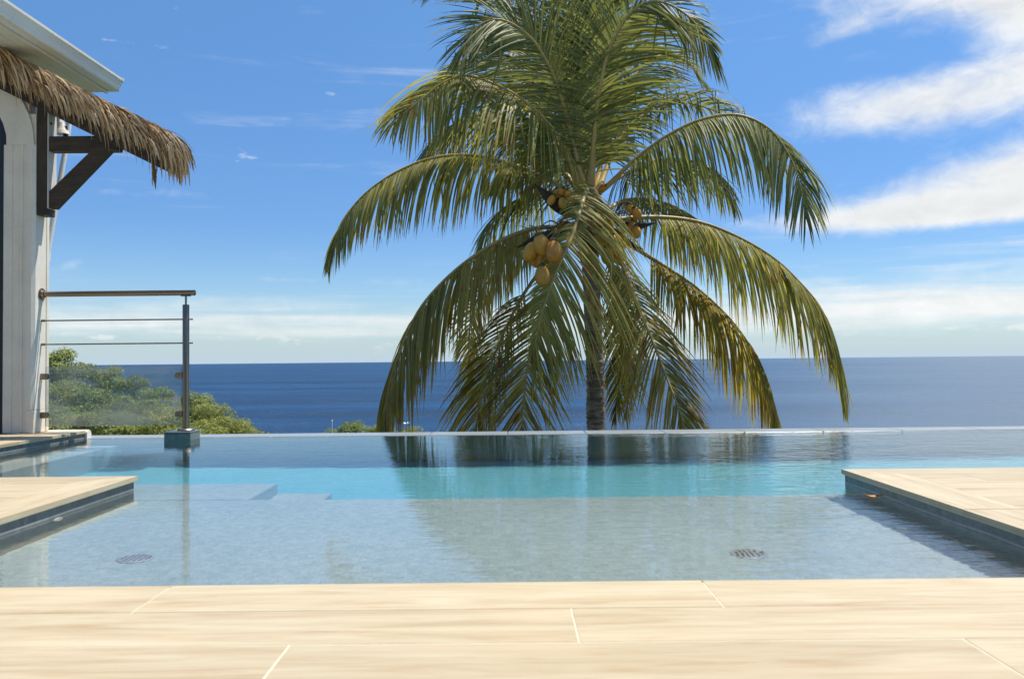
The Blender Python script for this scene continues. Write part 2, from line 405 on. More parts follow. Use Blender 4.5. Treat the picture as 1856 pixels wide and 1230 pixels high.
def mat_glass():
    m, t, b = new_mat('salt_hazed_glass'); nt = m.node_tree
    out = nt.nodes['Material Output']
    co = t.coord('Object'); x, y, z = t.sep(co)
    tr = t.node('ShaderNodeBsdfTransparent'); tr.inputs[0].default_value = (0.93, 0.97, 0.95, 1)
    gl = t.node('ShaderNodeBsdfGlossy'); gl.inputs['Roughness'].default_value = 0.02
    df = t.node('ShaderNodeBsdfDiffuse'); df.inputs[0].default_value = (0.62, 0.64, 0.60, 1)
    fr = t.node('ShaderNodeFresnel'); fr.inputs[0].default_value = 1.5
    sp = t.smooth(t.noise(co, 130.0, 3, 0.7), 0.60, 0.72)
    haze = t.noise(t.mapping(co, (3, 1, 5)), 1.0, 5, 0.6)
    f = t.add(t.add(t.mul(t.smooth(haze, 0.3, 0.8), 0.30), t.mul(sp, 0.22)), t.mul(t.smooth(z, 0.5, 0.04), 0.12))
    ms = t.node('ShaderNodeMixShader'); t.put(ms.inputs[0], f); t.l.new(tr.outputs[0], ms.inputs[1]); t.l.new(df.outputs[0], ms.inputs[2])
    tlb = t.node('ShaderNodeBsdfTranslucent'); tlb.inputs[0].default_value = (0.66, 0.68, 0.64, 1)
    md = t.node('ShaderNodeMixShader'); md.inputs[0].default_value = 0.5; t.l.new(df.outputs[0], md.inputs[1]); t.l.new(tlb.outputs[0], md.inputs[2]); t.l.new(md.outputs[0], ms.inputs[2])
    m2 = t.node('ShaderNodeMixShader'); t.l.new(fr.outputs[0], m2.inputs[0]); t.l.new(ms.outputs[0], m2.inputs[1]); t.l.new(gl.outputs[0], m2.inputs[2])
    t.l.new(m2.outputs[0], out.inputs['Surface'])
    return m
M_GLASS = mat_glass()
def mat_leaf(name, deep, mid, pale, tipc, spots=0.0, tip_at=0.86, trans=0.25):
    m, t, b = new_mat(name); nt = m.node_tree; out = nt.nodes['Material Output']
    uv = t.node('ShaderNodeUVMap'); uv.uv_map = 'leaf'
    al, tint, _ = t.sep(uv.outputs[0])
    co = t.coord('Object')
    n = t.noise(co, 1.6, 4, 0.6); n2 = t.noise(t.mapping(co, (14, 14, 5)), 1.0, 4, 0.65)
    k = t.add(t.mul(tint, 0.55), t.mul(n, 0.45))
    c = t.ramp(k, [(0.2, deep), (0.5, mid), (0.85, pale)])
    tipf = t.smooth(t.add(al, t.mul(t.sub(tint, 0.5), 0.25)), tip_at, 1.02)
    c = t.mix(t.mul(tipf, 0.88), c, tipc)
    if spots > 0:
        pz = t.noise(co, 2.3, 2, 0.5)
        f = t.mul(t.smooth(n2, 0.53, 0.60), t.smooth(pz, 0.56-0.16*spots, 0.68-0.14*spots))
        c = t.mix(t.mul(f, 0.85), c, t.mix(tint, (0.34, 0.12, 0.025), (0.42, 0.22, 0.05)))
    setb(t, b, color=c, rough=0.46, spec=0.32)
    tl = t.node('ShaderNodeBsdfTranslucent'); t.l.new(t.mix(1.0, c, (1.15, 1.15, 0.65), 'MULTIPLY'), tl.inputs[0])
    ms = t.node('ShaderNodeMixShader'); ms.inputs[0].default_value = trans
    t.l.new(b.outputs[0], ms.inputs[1]); t.l.new(tl.outputs[0], ms.inputs[2]); t.l.new(ms.outputs[0], out.inputs['Surface'])
    return m
M_LEAF = mat_leaf('palm_leaf_green', (0.131, 0.151, 0.050), (0.231, 0.247, 0.088), (0.364, 0.367, 0.145), (0.42, 0.38, 0.14), trans=0.44)
M_LEAF_OLD = mat_leaf('palm_leaf_old', (0.214, 0.188, 0.046), (0.368, 0.312, 0.082), (0.546, 0.430, 0.120), (0.62, 0.45, 0.09), spots=1.0, tip_at=0.55, trans=0.50)
M_LEAF_MID = mat_leaf('palm_leaf_mid', (0.193, 0.197, 0.057), (0.335, 0.326, 0.100), (0.499, 0.460, 0.157), (0.58, 0.48, 0.13), spots=0.35, tip_at=0.66, trans=0.50)
M_LEAF_PALE_LIT = mat_leaf('palm_leaf_pale_lit', (0.255, 0.242, 0.064), (0.429, 0.396, 0.106), (0.603, 0.528, 0.162), (0.64, 0.49, 0.12), spots=0.5, tip_at=0.62, trans=0.5)  # yellower leaf; sunlight on the front frond is put into this brighter colour
M_LEAF_YEL = mat_leaf('palm_leaf_yellow', (0.34, 0.26, 0.05), (0.52, 0.40, 0.09), (0.64, 0.51, 0.16), (0.48, 0.31, 0.07), spots=0.5, trans=0.45)
M_RIB = mat_plain('frond_rib', (0.46, 0.34, 0.11), 0.5, nscale=4, var=0.25, c2=(0.42, 0.27, 0.07))
M_FIBRE = mat_plain('palm_fibre', (0.16, 0.095, 0.045), 0.85, nscale=20, var=0.5, bump=0.5, bdist=0.01, stretch=(3, 3, 1))
M_SPATHE = mat_plain('dry_spathe', (0.050, 0.036, 0.022), 0.7, nscale=10, var=0.4, bump=0.4, stretch=(6, 6, 1))
def mat_coco():
    m, t, b = new_mat('coconut_husk')
    oi = t.node('ShaderNodeObjectInfo').outputs['Random']; co = t.coord('Object')
    n = t.noise(co, 9.0, 4, 0.6); n2 = t.noise(t.mapping(co, (40, 40, 9)), 1.0, 4, 0.65)
    c = t.ramp(oi, [(0.0, (0.62, 0.25, 0.03)), (0.35, (0.66, 0.33, 0.045)), (0.6, (0.52, 0.20, 0.03)), (0.8, (0.68, 0.36, 0.05)), (1.0, (0.46, 0.19, 0.035))])
    c = t.mix(t.mul(t.smooth(n, 0.45, 0.7), 0.4), c, (0.70, 0.44, 0.10))
    c = t.mix(t.mul(t.smooth(n2, 0.60, 0.72), 0.65), c, (0.20, 0.10, 0.04))
    setb(t, b, color=c, rough=t.add(0.36, t.mul(n2, 0.25)), spec=0.35, normal=t.bump(n2, 0.15, 0.004))
    return m
M_COCO = mat_coco()
def mat_trunk():
    m, t, b = new_mat('palm_bark')
    co = t.coord('Object'); x, y, z = t.sep(co)
    n = t.noise(t.mapping(co, (9, 9, 60)), 1.0, 5, 0.65); n2 = t.noise(co, 7.0, 5, 0.6); n3 = t.noise(t.mapping(co, (2, 2, 16)), 1.0, 3, 0.5)
    c = t.ramp(t.add(t.mul(n, 0.5), t.add(t.mul(n2, 0.25), t.mul(n3, 0.25))), [(0.38, (0.075, 0.055, 0.038)), (0.5, (0.28, 0.22, 0.16)), (0.62, (0.52, 0.44, 0.35))])
    setb(t, b, color=c, rough=0.85, normal=t.bump(n, 0.6, 0.012))
    return m
M_TRUNK = mat_trunk()
def mat_thatch():
    m, t, b = new_mat('dry_thatch')
    uv = t.node('ShaderNodeUVMap'); uv.uv_map = 'leaf'
    al, tint, _ = t.sep(uv.outputs[0]); co = t.coord('Object')
    n = t.noise(co, 30.0, 4, 0.6)
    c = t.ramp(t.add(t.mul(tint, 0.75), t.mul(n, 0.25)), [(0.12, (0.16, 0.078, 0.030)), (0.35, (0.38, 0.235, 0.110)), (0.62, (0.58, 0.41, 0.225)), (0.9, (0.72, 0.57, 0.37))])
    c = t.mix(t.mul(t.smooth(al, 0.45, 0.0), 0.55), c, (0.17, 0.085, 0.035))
    setb(t, b, color=c, rough=0.7, spec=0.25)
    return m
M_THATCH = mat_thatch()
M_THATCH_CORE = mat_plain('thatch_bed', (0.12, 0.075, 0.04), 0.9, nscale=14, var=0.4, bump=0.6, bdist=0.02)
def mat_crown(name, a, b_, c_):
    m, t, b = new_mat(name); nt = m.node_tree; out = nt.nodes['Material Output']
    uv = t.node('ShaderNodeUVMap'); uv.uv_map = 'leaf'
    al, tint, _ = t.sep(uv.outputs[0]); oi = t.node('ShaderNodeObjectInfo').outputs['Random']
    co = t.coord('Object'); n = t.noise(co, 0.9, 3, 0.5)
    c = t.ramp(t.add(t.mul(tint, 0.5), t.add(t.mul(n, 0.35), t.mul(oi, 0.15))), [(0.25, a), (0.5, b_), (0.8, c_)])
    setb(t, b, color=c, rough=0.6, spec=0.25)
    tl = t.node('ShaderNodeBsdfTranslucent'); t.l.new(c, tl.inputs[0])
    ms = t.node('ShaderNodeMixShader'); ms.inputs[0].default_value = 0.3
    t.l.new(b.outputs[0], ms.inputs[1]); t.l.new(tl.outputs[0], ms.inputs[2]); t.l.new(ms.outputs[0], out.inputs['Surface'])
    return m
M_CROWN = mat_crown('bush_leaf', (0.15, 0.195, 0.055), (0.29, 0.345, 0.105), (0.43, 0.46, 0.165))
M_CROWN2 = mat_crown('bush_leaf_olive', (0.17, 0.20, 0.045), (0.30, 0.33, 0.08), (0.43, 0.42, 0.13))
M_BARK = mat_plain('tree_bark', (0.11, 0.085, 0.06), 0.9, nscale=5, var=0.3, bump=0.4, bdist=0.03)

# ------------------------------------------------------------------ the setting
ZW = -0.063                                   # water level; deck top is z = 0
mb = MB(); mb.verts([(-90000, -90000, 0), (90000, -90000, 0), (90000, 90000, 0), (-90000, 90000, 0)]); mb.face((0, 1, 2, 3))
struct(mb.build('sea', M_SEA, loc=(0, 0, -60)))

TREE_DIM = [(4.2, 3.0), (3.6, 2.2), (3.4, 3.2), (4.6, 2.2)]          # crown width and height of the four tree kinds
names = [
 (95, 632, 74, 2, 1.15, 'upright dark green tree, topmost on the hill beside the white column'),
 (62, 640, 76, 0, 1.0, 'green tree at the hill top half hidden by the white column'),
 (30, 640, 72, 0, 1.0, 'green hill tree seen through the door glass at the left edge'),
 (140, 660, 72, 0, 1.0, 'green hill tree below the topmost one, behind the left end of the glass'),
 (192, 664, 74, 2, 0.9, 'rounded green tree whose top rises just above the glass panel'),
 (242, 684, 70, 0, 0.85, 'green tree behind the glass on the slope left of the post'),
 (287, 704, 68, 0, 0.8, 'last green tree on the crest behind the right end of the glass'),
 (118, 700, 60, 3, 0.9, 'olive spreading tree behind the middle of the glass near the column'),
 (168, 706, 58, 0, 0.8, 'mid green bushy tree behind the centre of the glass'),
 (222, 716, 58, 1, 0.85, 'olive bushy tree behind the glass in front of the slope crest'),
 (268, 728, 56, 0, 0.8, 'green bushy tree behind the lower right part of the glass'),
 (100, 738, 50, 0, 0.8, 'green bush low behind the glass next to the left clamps'),
 (150, 744, 48, 2, 0.75, 'green rounded bush low behind the glass'),
 (200, 748, 48, 0, 0.75, 'green bush low behind the centre of the glass'),
 (250, 752, 48, 1, 0.75, 'olive bush low behind the glass by the mosaic block'),
 (300, 748, 50, 3, 0.75, 'olive spreading bush right behind the post foot'),
 (352, 714, 64, 0, 0.78, 'green tree immediately right of the steel post'),
 (384, 738, 62, 3, 0.75, 'olive layered tree on the slope right of the post'),
 (368, 760, 54, 1, 0.75, 'olive bush at the pool edge right of the mosaic block'),
 (414, 762, 58, 3, 0.66, 'brownish olive spreading tree right of the post near the pool edge'),
 (438, 762, 62, 2, 0.5, 'small round yellow green bush, last of the hill trees at the sea'),
 (335, 776, 46, 0, 0.7, 'dark bush hidden behind the mosaic block'),
 (60, 700, 58, 0, 0.9, 'green tree behind the foot of the white column'),
 (40, 748, 48, 2, 0.8, 'green bush behind the column foot at the left edge'),
]
bush_spots = ((598, 776, 66, 1, 0.50, 'lowest left bush peeking over the pool edge below the white stake'), (640, 765, 66, 0, 0.62, 'tallest green bush peeking over the pool edge left of the palm'), (676, 769, 64, 2, 0.55, 'bush peeking over the pool edge left of the hanging frond tip'),
          (694, 772, 66, 3, 0.40, 'small bush at the pool edge behind the hanging frond tip'), (745, 777, 66, 3, 0.46, 'flat bush at the pool edge under the white lamp pole'))
foot = []
for a in list(names)+list(bush_spots):
    p = at(a[0], a[1], a[2]); h = TREE_DIM[a[3]][1]*a[4]; foot.append((p.x, p.y, p.z-1.32*h-0.35))
def ground_z(x, y):
    z = -2.6 - 0.25*max(0, y-8)
    z += 13.5*math.exp(-((x+42)/21)**2 - ((y-66)/34)**2)
    z += 2.6*math.exp(-((x+11)/7)**2 - ((y-62)/14)**2)
    sw_ = sz_ = 0.0
    if y > 30:
        for fx, fy, fz in foot:
            q = (x-fx)**2/40.0 + (y-fy)**2/60.0
            if q < 9: e = math.exp(-q); sw_ += e; sz_ += e*fz
        if sw_ > 1e-6:
            k = min(1.0, sw_*1.6); z = z + (sz_/sw_-z)*k
    w = max(0.0, min(1.0, (math.hypot(x, y-10)-12)/20))*(1-0.7*min(1.0, sw_*1.6))
    z += w*1.1*mnoise.noise(Vector((x*0.06, y*0.06, 0))) + w*0.4*mnoise.noise(Vector((x*0.21, y*0.21, 4)))
    z -= 0.00025*max(0, abs(x)-60)**2 + 0.0012*max(0, -20-y)**2
    return z
mb = MB(); nx, ny = 150, 150
def gx(i): u = i/(nx-1)*2-1; return 240*(0.35*u+0.65*u**3)
def gy(j): u = j/(ny-1); return -90 + 390*u
for j in range(ny):
    for i in range(nx): mb.v.append(Vector((gx(i), gy(j), ground_z(gx(i), gy(j)))))
for j in range(ny-1):
    for i in range(nx-1): mb.face((j*nx+i, j*nx+i+1, (j+1)*nx+i+1, (j+1)*nx+i))
struct(mb.build('terrain', M_GROUND, smooth=180))

# pool basin: floors, underwater walls, steps and bench
XL, XR = -1.680, 1.466                        # the two deck peninsulas' inner edges
YN, YT, YW, YO = 1.881, 3.715, 6.31, 6.565    # near deck edge, peninsula tips, weir inner and outer edge
XTER, XPR = -3.24, 7.5                        # left terrace edge, right end of the pool
ZF = -1.55
pool = struct(empty('pool_basin'))
mb = MB(); mb.box((XTER-0.3, 3.4, ZF-0.25), (XPR+0.3, YW+0.2, ZF)); mb.build('pool_floor', M_DEEP, pool)
mb = MB(); mb.box((-3.6, YN-0.3, -1.7), (XPR, 3.745, -0.362), 0.012); mb.build('shallow_shelf', M_FLOOR, pool)
sw = 0.275
for k in range(4):
    x0 = XL-0.6 if k == 0 else -1.19 + (k-1)*sw
    x1 = -1.19 + k*sw
    zt = -0.364 - 0.27*k
    mb = MB(); mb.box((x0, 3.747, ZF+0.001), (x1-0.001, 4.20, zt), 0.008); mb.build('step', M_FLOOR, pool)
mb = MB(); mb.box((XTER-0.2, 3.748, ZF+0.001), (-2.97, YW-0.002, -0.54), 0.010); mb.build('bench', M_FLOOR, pool)
mb = MB(); mb.box((XTER-0.4, YW, -3.4), (XPR+0.4, YO-0.012, ZW-0.030)); mb.build('weir_wall', M_WALL_MOS, pool)  # darker mosaic than the pool's: shade on the inner face put into colour
# weir lip of wet stone slabs
x = XTER-0.4; k = 0
while x < XPR:
    w = 0.60
    mb = MB(); mb.box((x+0.002, YW-0.004, ZW-0.029), (x+w-0.002, YO, ZW+0.0035), 0.004); mb.build('lip_slab', M_LIP, pool); x += w
mb = MB(); mb.box((XPR, 3.0, -3.0), (XPR+0.3, YW-0.002, 0.0)); mb.build('end_wall', M_WALL_MOS, pool)
# water
mb = MB(); mb.verts([(XTER-0.06, YN-0.06, ZW), (XPR+0.05, YN-0.06, ZW), (XPR+0.05, YW+0.002, ZW), (XTER-0.06, YW+0.002, ZW)]); mb.face((0, 1, 2, 3))
water = struct(mb.build('pool_water', M_WATER, smooth=180))
water.cycles.is_caustics_caster = True
for o in pool.children: o.cycles.is_caustics_receiver = True

# decks: base slab + grout bed + one object per porcelain plank
_tile_cache = {}
TH = 0.020; GAP = 0.0014
def tile_mesh(w, d, cut=None):
    key = (round(w, 3), round(d, 3), cut)
    if key not in _tile_cache:
        m = MB(); c = 0.0015
        if cut is None: m.box((-w/2+GAP, -d/2+GAP, -TH), (w/2-GAP, d/2-GAP, 0.0), 0.0008)
        else:
            # mitred end (plank runs along x; cut gives the side of the long edge)
            s = cut
            poly = [(-w/2, -d/2+GAP, -TH), (w/2-(d if s > 0 else 0)-GAP, -d/2+GAP, -TH), (w/2-(d if s < 0 else 0)-GAP, d/2-GAP, -TH), (-w/2, d/2-GAP, -TH)]
            m.prism(poly, (0, 0, TH))
        _tile_cache[key] = m.mesh('plank', M_TILE)
    return _tile_cache[key]
def put_tile(parent, cx, cy, w, d, rz=0.0, cut=None, flip=False):
    o = link('plank', tile_mesh(w, d, cut), parent, (cx, cy, rnd(-0.0006, 0.0006)))
    o.rotation_euler = (0, 0, rz)
    return o
def slab(name, x0, x1, y0, y1, parent, inset=0.012):
    m = MB(); m.box((x0, y0, -0.6), (x1, y1, -TH-0.004)); m.build(name, M_WALL_MOS, parent)
    m = MB(); m.box((x0+0.003, y0+0.003, -TH-0.003), (x1-0.003, y1-0.003, -0.0009)); m.build('grout_bed', M_GROUT, parent)

near = struct(empty('pool_deck'))
slab('deck_slab', -5.2, 5.2, -2.0, YN-0.012, near)
joints = {0: [-0.772, 0.416], 1: [0.114], 2: [-0.40, 0.785], 3: [-0.70, 0.50], 4: [-0.1], 5: [0.3]}
for r in range(6):
    yc = YN - 0.1 - 0.2*r
    j0 = joints[r][0]
    while j0 > -2.4: j0 -= 1.194
    while j0 < 2.2:
        put_tile(near, j0+0.597, yc, 1.194, 0.2); j0 += 1.194
# plain screed behind the viewpoint
m = MB(); m.box((-5.2, -2.0, -TH), (5.2, YN-1.2, -0.0015)); m.build('rear_paving', M_TILE, near)

def peninsula(name, side, xe, xo):
    """side -1: left of the bay; xe inner edge, xo outer end"""
    p = struct(empty(name))
    xa, xb = (xo, xe) if side < 0 else (xe, xo)
    m = MB(); m.box((xa if side < 0 else xa+0.012, YN-0.011, -1.6), (xb-0.012 if side < 0 else xb, YT-0.012, -TH-0.004)); m.build('deck_wall', M_WALL_MOS, p)
    m = MB(); m.box((xa+0.004, YN-0.008, -TH-0.003), (xb-0.004, YT-0.004, -0.0009)); m.build('grout_bed', M_GROUT, p)
    # mitred border planks: one run along the bay, one along the tip
    b = 0.2
    L = 1.0
    y1 = YT; first = True
    while y1 > YN+0.02:
        y0 = max(YN, y1-L)
        poly = [(xe, y0, -TH), (xe, y1, -TH), (xe+side*b, y1-(b if first else 0), -TH), (xe+side*b, y0, -TH)]
        cx, cy = xe+side*b/2, (y0+y1)/2
        mm = MB(); mm.prism([(q[1]-cy+(-GAP/2 if q[1] == y1 else GAP/2), -(q[0]-cx), q[2]) for q in poly], (0, 0, TH)) 
        o = mm.build('plank', M_TILE, p, loc=(cx, cy, rnd(-0.0005, 0.0005))); o.rotation_euler = (0, 0, math.pi/2)
        y1 = y0-GAP; first = False
    xs = xe; first = True
    while abs(xs-xo) > 0.1:
        xn = xs+side*min(1.0, abs(xo-xs))
        poly = [(xs, YT, -TH), (xn, YT, -TH), (xn, YT-b, -TH), (xs+(side*b if first else 0), YT-b, -TH)]
        cx, cy = (xs+xn)/2, YT-b/2
        mm = MB(); mm.prism([(q[0]-cx+(side*GAP*1.5 if q[0] != xn else 0), q[1]-cy, q[2]) for q in poly], (0, 0, TH))
        mm.build('plank', M_TILE, p, loc=(cx, cy, rnd(-0.0005, 0.0005)))
        xs = xn; first = False
    xi = xe+side*b; yr = YT-b; r = 0
    cuts = [0.24, 0.80, 0.45, 1.05, 0.30, 0.7, 0.55, 0.95]
    while yr > YN+0.05:
        w = min(0.185, yr-YN); xs = xi; k = 0
        while abs(xs-xo) > 0.05:
            ln = cuts[r % 8] if k == 0 else 1.194
            ln = min(ln, abs(xo-xs))
            put_tile(p, xs+side*ln/2, yr-w/2, ln, w); xs += side*ln; k += 1
        yr -= w; r += 1
    return p
pl = peninsula('left_deck', -1, XL, -4.6)
pr = peninsula('right_deck', 1, XR, 5.2)

# villa terrace on the left
ter = struct(empty('villa_terrace'))
m = MB(); m.box((-6.5, YT+0.002, -2.8), (XTER-0.012, 6.30, -TH-0.004)); m.build('terrace_wall', M_WALL_MOS, ter)
m = MB(); m.box((-6.5, YT+0.004, -TH-0.003), (XTER-0.006, 6.296, -0.0009)); m.build('grout_bed', M_GROUT, ter)
y0 = YT+0.004; k = 0
while y0 < 6.28:
    y1 = min(6.296, y0+0.86)
    put_tile(ter, XTER-0.1, (y0+y1)/2, y1-y0, 0.2, math.pi/2)
    y0 = y1
xs = XTER-0.2
while xs > -4.6:
    y0 = YT+0.004 - (0.4 if k % 2 else 0.0); k += 1
    while y0 < 6.28:
        a, b2 = max(y0, YT+0.004), min(6.296, y0+1.194)
        if b2-a > 0.05: put_tile(ter, xs-0.1, (a+b2)/2, b2-a, 0.2, math.pi/2)
        y0 += 1.194
    xs -= 0.2
# white rounded nosing that closes the end of the terrace
m = MB()
prof = [(0, -0.012), (0.03, 0.004), (0.055, -0.006), (0.068, -0.03), (0.066, -0.06), (0.045, -0.085), (0, -0.095)]
m.prism([(XTER+0.005, 6.300+q[0], q[1]) for q in prof], (-1.6, 0, 0)); m.build('end_nosing', M_RENDER, ter, smooth=50)

# ------------------------------------------------------------------ villa corner (left)
villa = empty('villa', 'white villa corner with panelled column, arch and pvc gutter at the left edge', 'house', loc=(-3.6, 6.1, 0))
def vpart(mb, name, mat, smooth=None, parent=None):
    o = mb.build(name, mat, smooth=smooth)
    p = parent or villa
    o.parent = p
    if parent is None: o.matrix_parent_inverse = Matrix.Translation(-Vector((-3.6, 6.1, 0)))
    return o
CX0, CX1, CY0, CY1 = -3.735, -3.510, 6.075, 6.262
m = MB(); m.box((CX0, CY0+0.0062, 0.001), (CX1-0.010, CY1, 2.13)); m.box((CX0, CY0+0.02, 2.13), (CX1-0.002, CY1-0.02, 2.36)); column = vpart(m, 'column', M_WHITE)
# proud stiles of the column's front and its chamfered corner board with a stop near the foot
m = MB(); m.box((CX0-0.004, CY0-0.004, 0.002), (CX0+0.060, CY0+0.0060, 2.127), 0.004); m.build('stile', M_WHITE, column)
m = MB(); m.box((CX0+0.118, CY0-0.002, 0.002), (CX0+0.136, CY0+0.0060, 2.127), 0.003); m.build('stile', M_WHITE, column)
ch = 0.018
m = MB()
m.prism([(CX1-0.06, CY0-0.006, 0.17), (CX1-ch-0.002, CY0-0.006, 0.17), (CX1+0.002, CY0+ch-0.006, 0.17), (CX1+0.002, CY1-0.04, 0.17), (CX1-0.06, CY1-0.04, 0.17)], (0, 0, 1.96))
m.box((CX1-0.06, CY0-0.006, 0.002), (CX1+0.002, CY1-0.04, 0.168), 0.003)
m.build('corner_board', M_WHITE, column)
m = MB(); m.box((CX1-0.009, CY1-0.030, 0.002), (CX1+0.004, CY1+0.004, 2.5), 0.003); m.build('edge_trim', M_WHITE, column)
# arch over the opening: a proud ring, spandrel wall set back behind it
zs = 2.125; acx = CX1 - 0.66 + 0.0; rin, rout = 0.455, 0.655
m = MB(); n = 18
ring = []
for k in range(n+1):
    w = math.pi*0.5*k/n*2
    ring.append((math.cos(w), math.sin(w)))
for k in range(n):
    (c0, s0), (c1, s1) = ring[k], ring[k+1]
    m.prism([(acx+rin*c0, CY0-0.004, zs+rin*s0), (acx+rout*c0, CY0-0.004, zs+rout*s0), (acx+rout*c1, CY0-0.004, zs+rout*s1), (acx+rin*c1, CY0-0.004, zs+rin*s1)], (0, 0.10, 0))
vpart(m, 'arch', M_WHITE, 30)
m = MB()
for k in range(n):
    (c0, s0), (c1, s1) = ring[k], ring[k+1]
    zt = 2.52
    if c0 > 0 and c1 > 0 and zs+0.6*max(s0, s1) < zt-0.005: m.prism([(acx+0.6*c0, CY0+0.03, zs+0.6*s0), (acx+0.6*c1, CY0+0.03, zs+0.6*s1), (acx+0.6*c1, CY0+0.03, zt), (acx+0.6*c0, CY0+0.03, zt)], (0, 0.12, 0))
vpart(m, 'spandrel_wall', M_WHITE)
# sliding door: black frame with glass, left of the column
dr = MB(); dr.box((CX0-0.052, CY0+0.02, 0.004), (CX0-0.006, CY0+0.08, 2.40), 0.003); dr.box((CX0-1.3, CY0+0.02, 0.004), (CX0-0.053, CY0+0.08, 0.055), 0.003)
door = vpart(dr, 'door_frame', M_BLACK)
m = MB(); m.box((CX0-1.3, CY0+0.045, 0.056), (CX0-0.053, CY0+0.053, 2.40)); m.build('pane', M_GLASS, door)
# assumed house front and porch roof, unseen, added for reflections and bounce light
m = MB(); m.box((-9.0, -5.6, 0.002), (8.0, -5.3, 3.1)); vpart(m, 'unseen_rear_wall', M_WHITE)
m = MB(); m.box((-9.4, -6.0, 3.102), (8.4, -2.4, 3.28)); vpart(m, 'unseen_porch_roof', M_WOOD_X)
# eave: soffit, fascia, roof deck and a K-profile gutter running towards the viewer
GP1 = at(222, 143, 7.0); gdir = Vector((-0.028, -1.0, 0)).normalized(); gl = 5.2
gout = Vector((1, -0.028, 0)); gz = Vector((0, 0, 1))
kp = [(0, 0), (0.008, -0.004), (0.006, -0.022), (-0.006, -0.030), (-0.022, -0.066), (-0.028, -0.095), (-0.036, -0.104), (-0.115, -0.104), (-0.120, 0.0), (-0.115, 0.0), (-0.111, -0.098), (-0.038, -0.098), (-0.010, -0.028), (-0.004, -0.006)]
m = MB(); m.prism([GP1+gout*q[0]+gz*q[1] for q in kp], gdir*gl); gut = vpart(m, 'gutter', M_WHITE2)
cp = [(0.012, 0.004), (0.010, -0.024), (-0.002, -0.034), (-0.018, -0.068), (-0.024, -0.098), (-0.034, -0.109), (-0.118, -0.109), (-0.122, 0.004)]
m = MB(); m.prism([GP1-gdir*0.004+gout*q[0]+gz*q[1] for q in cp], -gdir*-0.014); m.build('end_cap', M_WHITE2, gut)
#
m = MB(); m.prism([GP1+gout*-0.123+gz*q for q in (0.02, -0.125)]+[GP1+gout*-0.145+gz*q for q in (-0.125, 0.02)], gdir*gl); vpart(m, 'fascia', M_WHITE)
m = MB()
for k in range(7):
    a0, a1 = -0.146-0.092*k, -0.146-0.092*(k+1)+0.004
    m.prism([GP1+gout*a0+gz*-0.112, GP1+gout*a1+gz*-0.112, GP1+gout*a1+gz*-0.098, GP1+gout*a0+gz*-0.098], gdir*gl)
vpart(m, 'soffit', M_WHITE)
m = MB(); m.prism([GP1+gout*-0.05+gz*0.004, GP1+gout*-0.05+gz*0.03, GP1+gout*-3.2+gz*1.2, GP1+gout*-3.2+gz*1.17], gdir*gl); vpart(m, 'roof', M_GREY_PLASTIC)
# rain pipe slanting from the gutter outlet down behind the column
m = MB(); m.tube([at(126, 214, 6.52), at(122, 252, 6.50), at(86, 460, 6.42)], 0.020, 10); m.tube([at(86, 458, 6.42), at(85, 474, 6.42)], 0.024, 10)
vpart(m, 'rain_pipe', M_WHITE2, 40)

# lamp under the eave
lp = at(113, 222, 6.35)
lamp = empty('eave_lamp', 'small white cone shaped lamp on the villa corner above the timber bracket', 'lamp', loc=lp)
m = MB(); m.lathe([(0.016, 0.0), (0.020, -0.012), (0.038, -0.062), (0.042, -0.064), (0.050, -0.092), (0.046, -0.094), (0.030, -0.06), (0.012, -0.02)], 18); m.build('lamp_shade', M_RENDER, lamp, 35)
m = MB(); m.box((-0.11, -0.01, -0.05), (-0.012, 0.06, 0.045), 0.005); m.build('back_box', M_WHITE2, lamp)
m = MB(); m.lathe([(0.014, -0.03), (0.016, -0.105), (0.012, -0.115)], 12, Matrix.Translation((0.024, 0, 0))); m.build('bulb_holder', M_BLACK, lamp, 35)

# ------------------------------------------------------------------ thatched awning on its bracket
AW0 = Vector((-3.47, 6.15, 1.6))
aw = empty('thatched_awning', 'palm thatch awning on a dark timber bracket fixed to the villa corner', 'awning', loc=AW0)
def apart(mb, name, mat, smooth=None, parent=None):
    o = mb.build(name, mat, parent or aw, smooth)
    if parent is None: o.matrix_parent_inverse = Matrix.Translation(-AW0)
    return o
PX0, PX1, PY0, PY1 = CX1+0.0045, CX1+0.0845, 6.090, 6.205
zt, zb = at(75, 190, 6.1).z, at(75, 390, 6.1).z
m = MB(); m.box((PX0, PY0, zb), (PX1-0.004, PY1, zt), 0.004); apart(m, 'bracket_post', M_WOOD)
m = MB(); m.box((PX1-0.0038, PY0+0.003, zb+0.05), (PX1+0.004, PY1+0.002, zt-0.02), 0.002); bd = apart(m, 'side_board', M_BOARD)
m = MB(); m.lathe([(0.010, 0), (0.010, 0.006), (0.004, 0.010)], 10, Matrix.Translation(Vector((PX1+0.004, 6.125, at(89, 224, 6.12).z))) @ Matrix.Rotation(math.pi/2, 4, 'Y')); apart(m, 'bolt', M_BLACK, 40, bd)
a0, a1 = at(86, 247, 6.1), at(86, 274, 6.1); xe_arm = at(214, 270, 6.1).x
m = MB(); m.box((PX1+0.0042, 6.100, a1.z), (xe_arm, 6.180, a0.z), 0.004); apart(m, 'bracket_arm', M_WOOD_X)
q = [at(88, 347, 6.1), at(164, 273.6, 6.1), at(197, 273.6, 6.1), at(97, 377, 6.1), at(88, 377, 6.1)]
q[1].z = q[2].z = a1.z-0.001
for v_ in q: v_.y = 6.104
q[0].x = max(q[0].x, PX1+0.0045); q[4].x = PX1+0.0045
m = MB(); m.prism(q, (0, 0.070, 0)); apart(m, 'brace', M_WOOD_X)
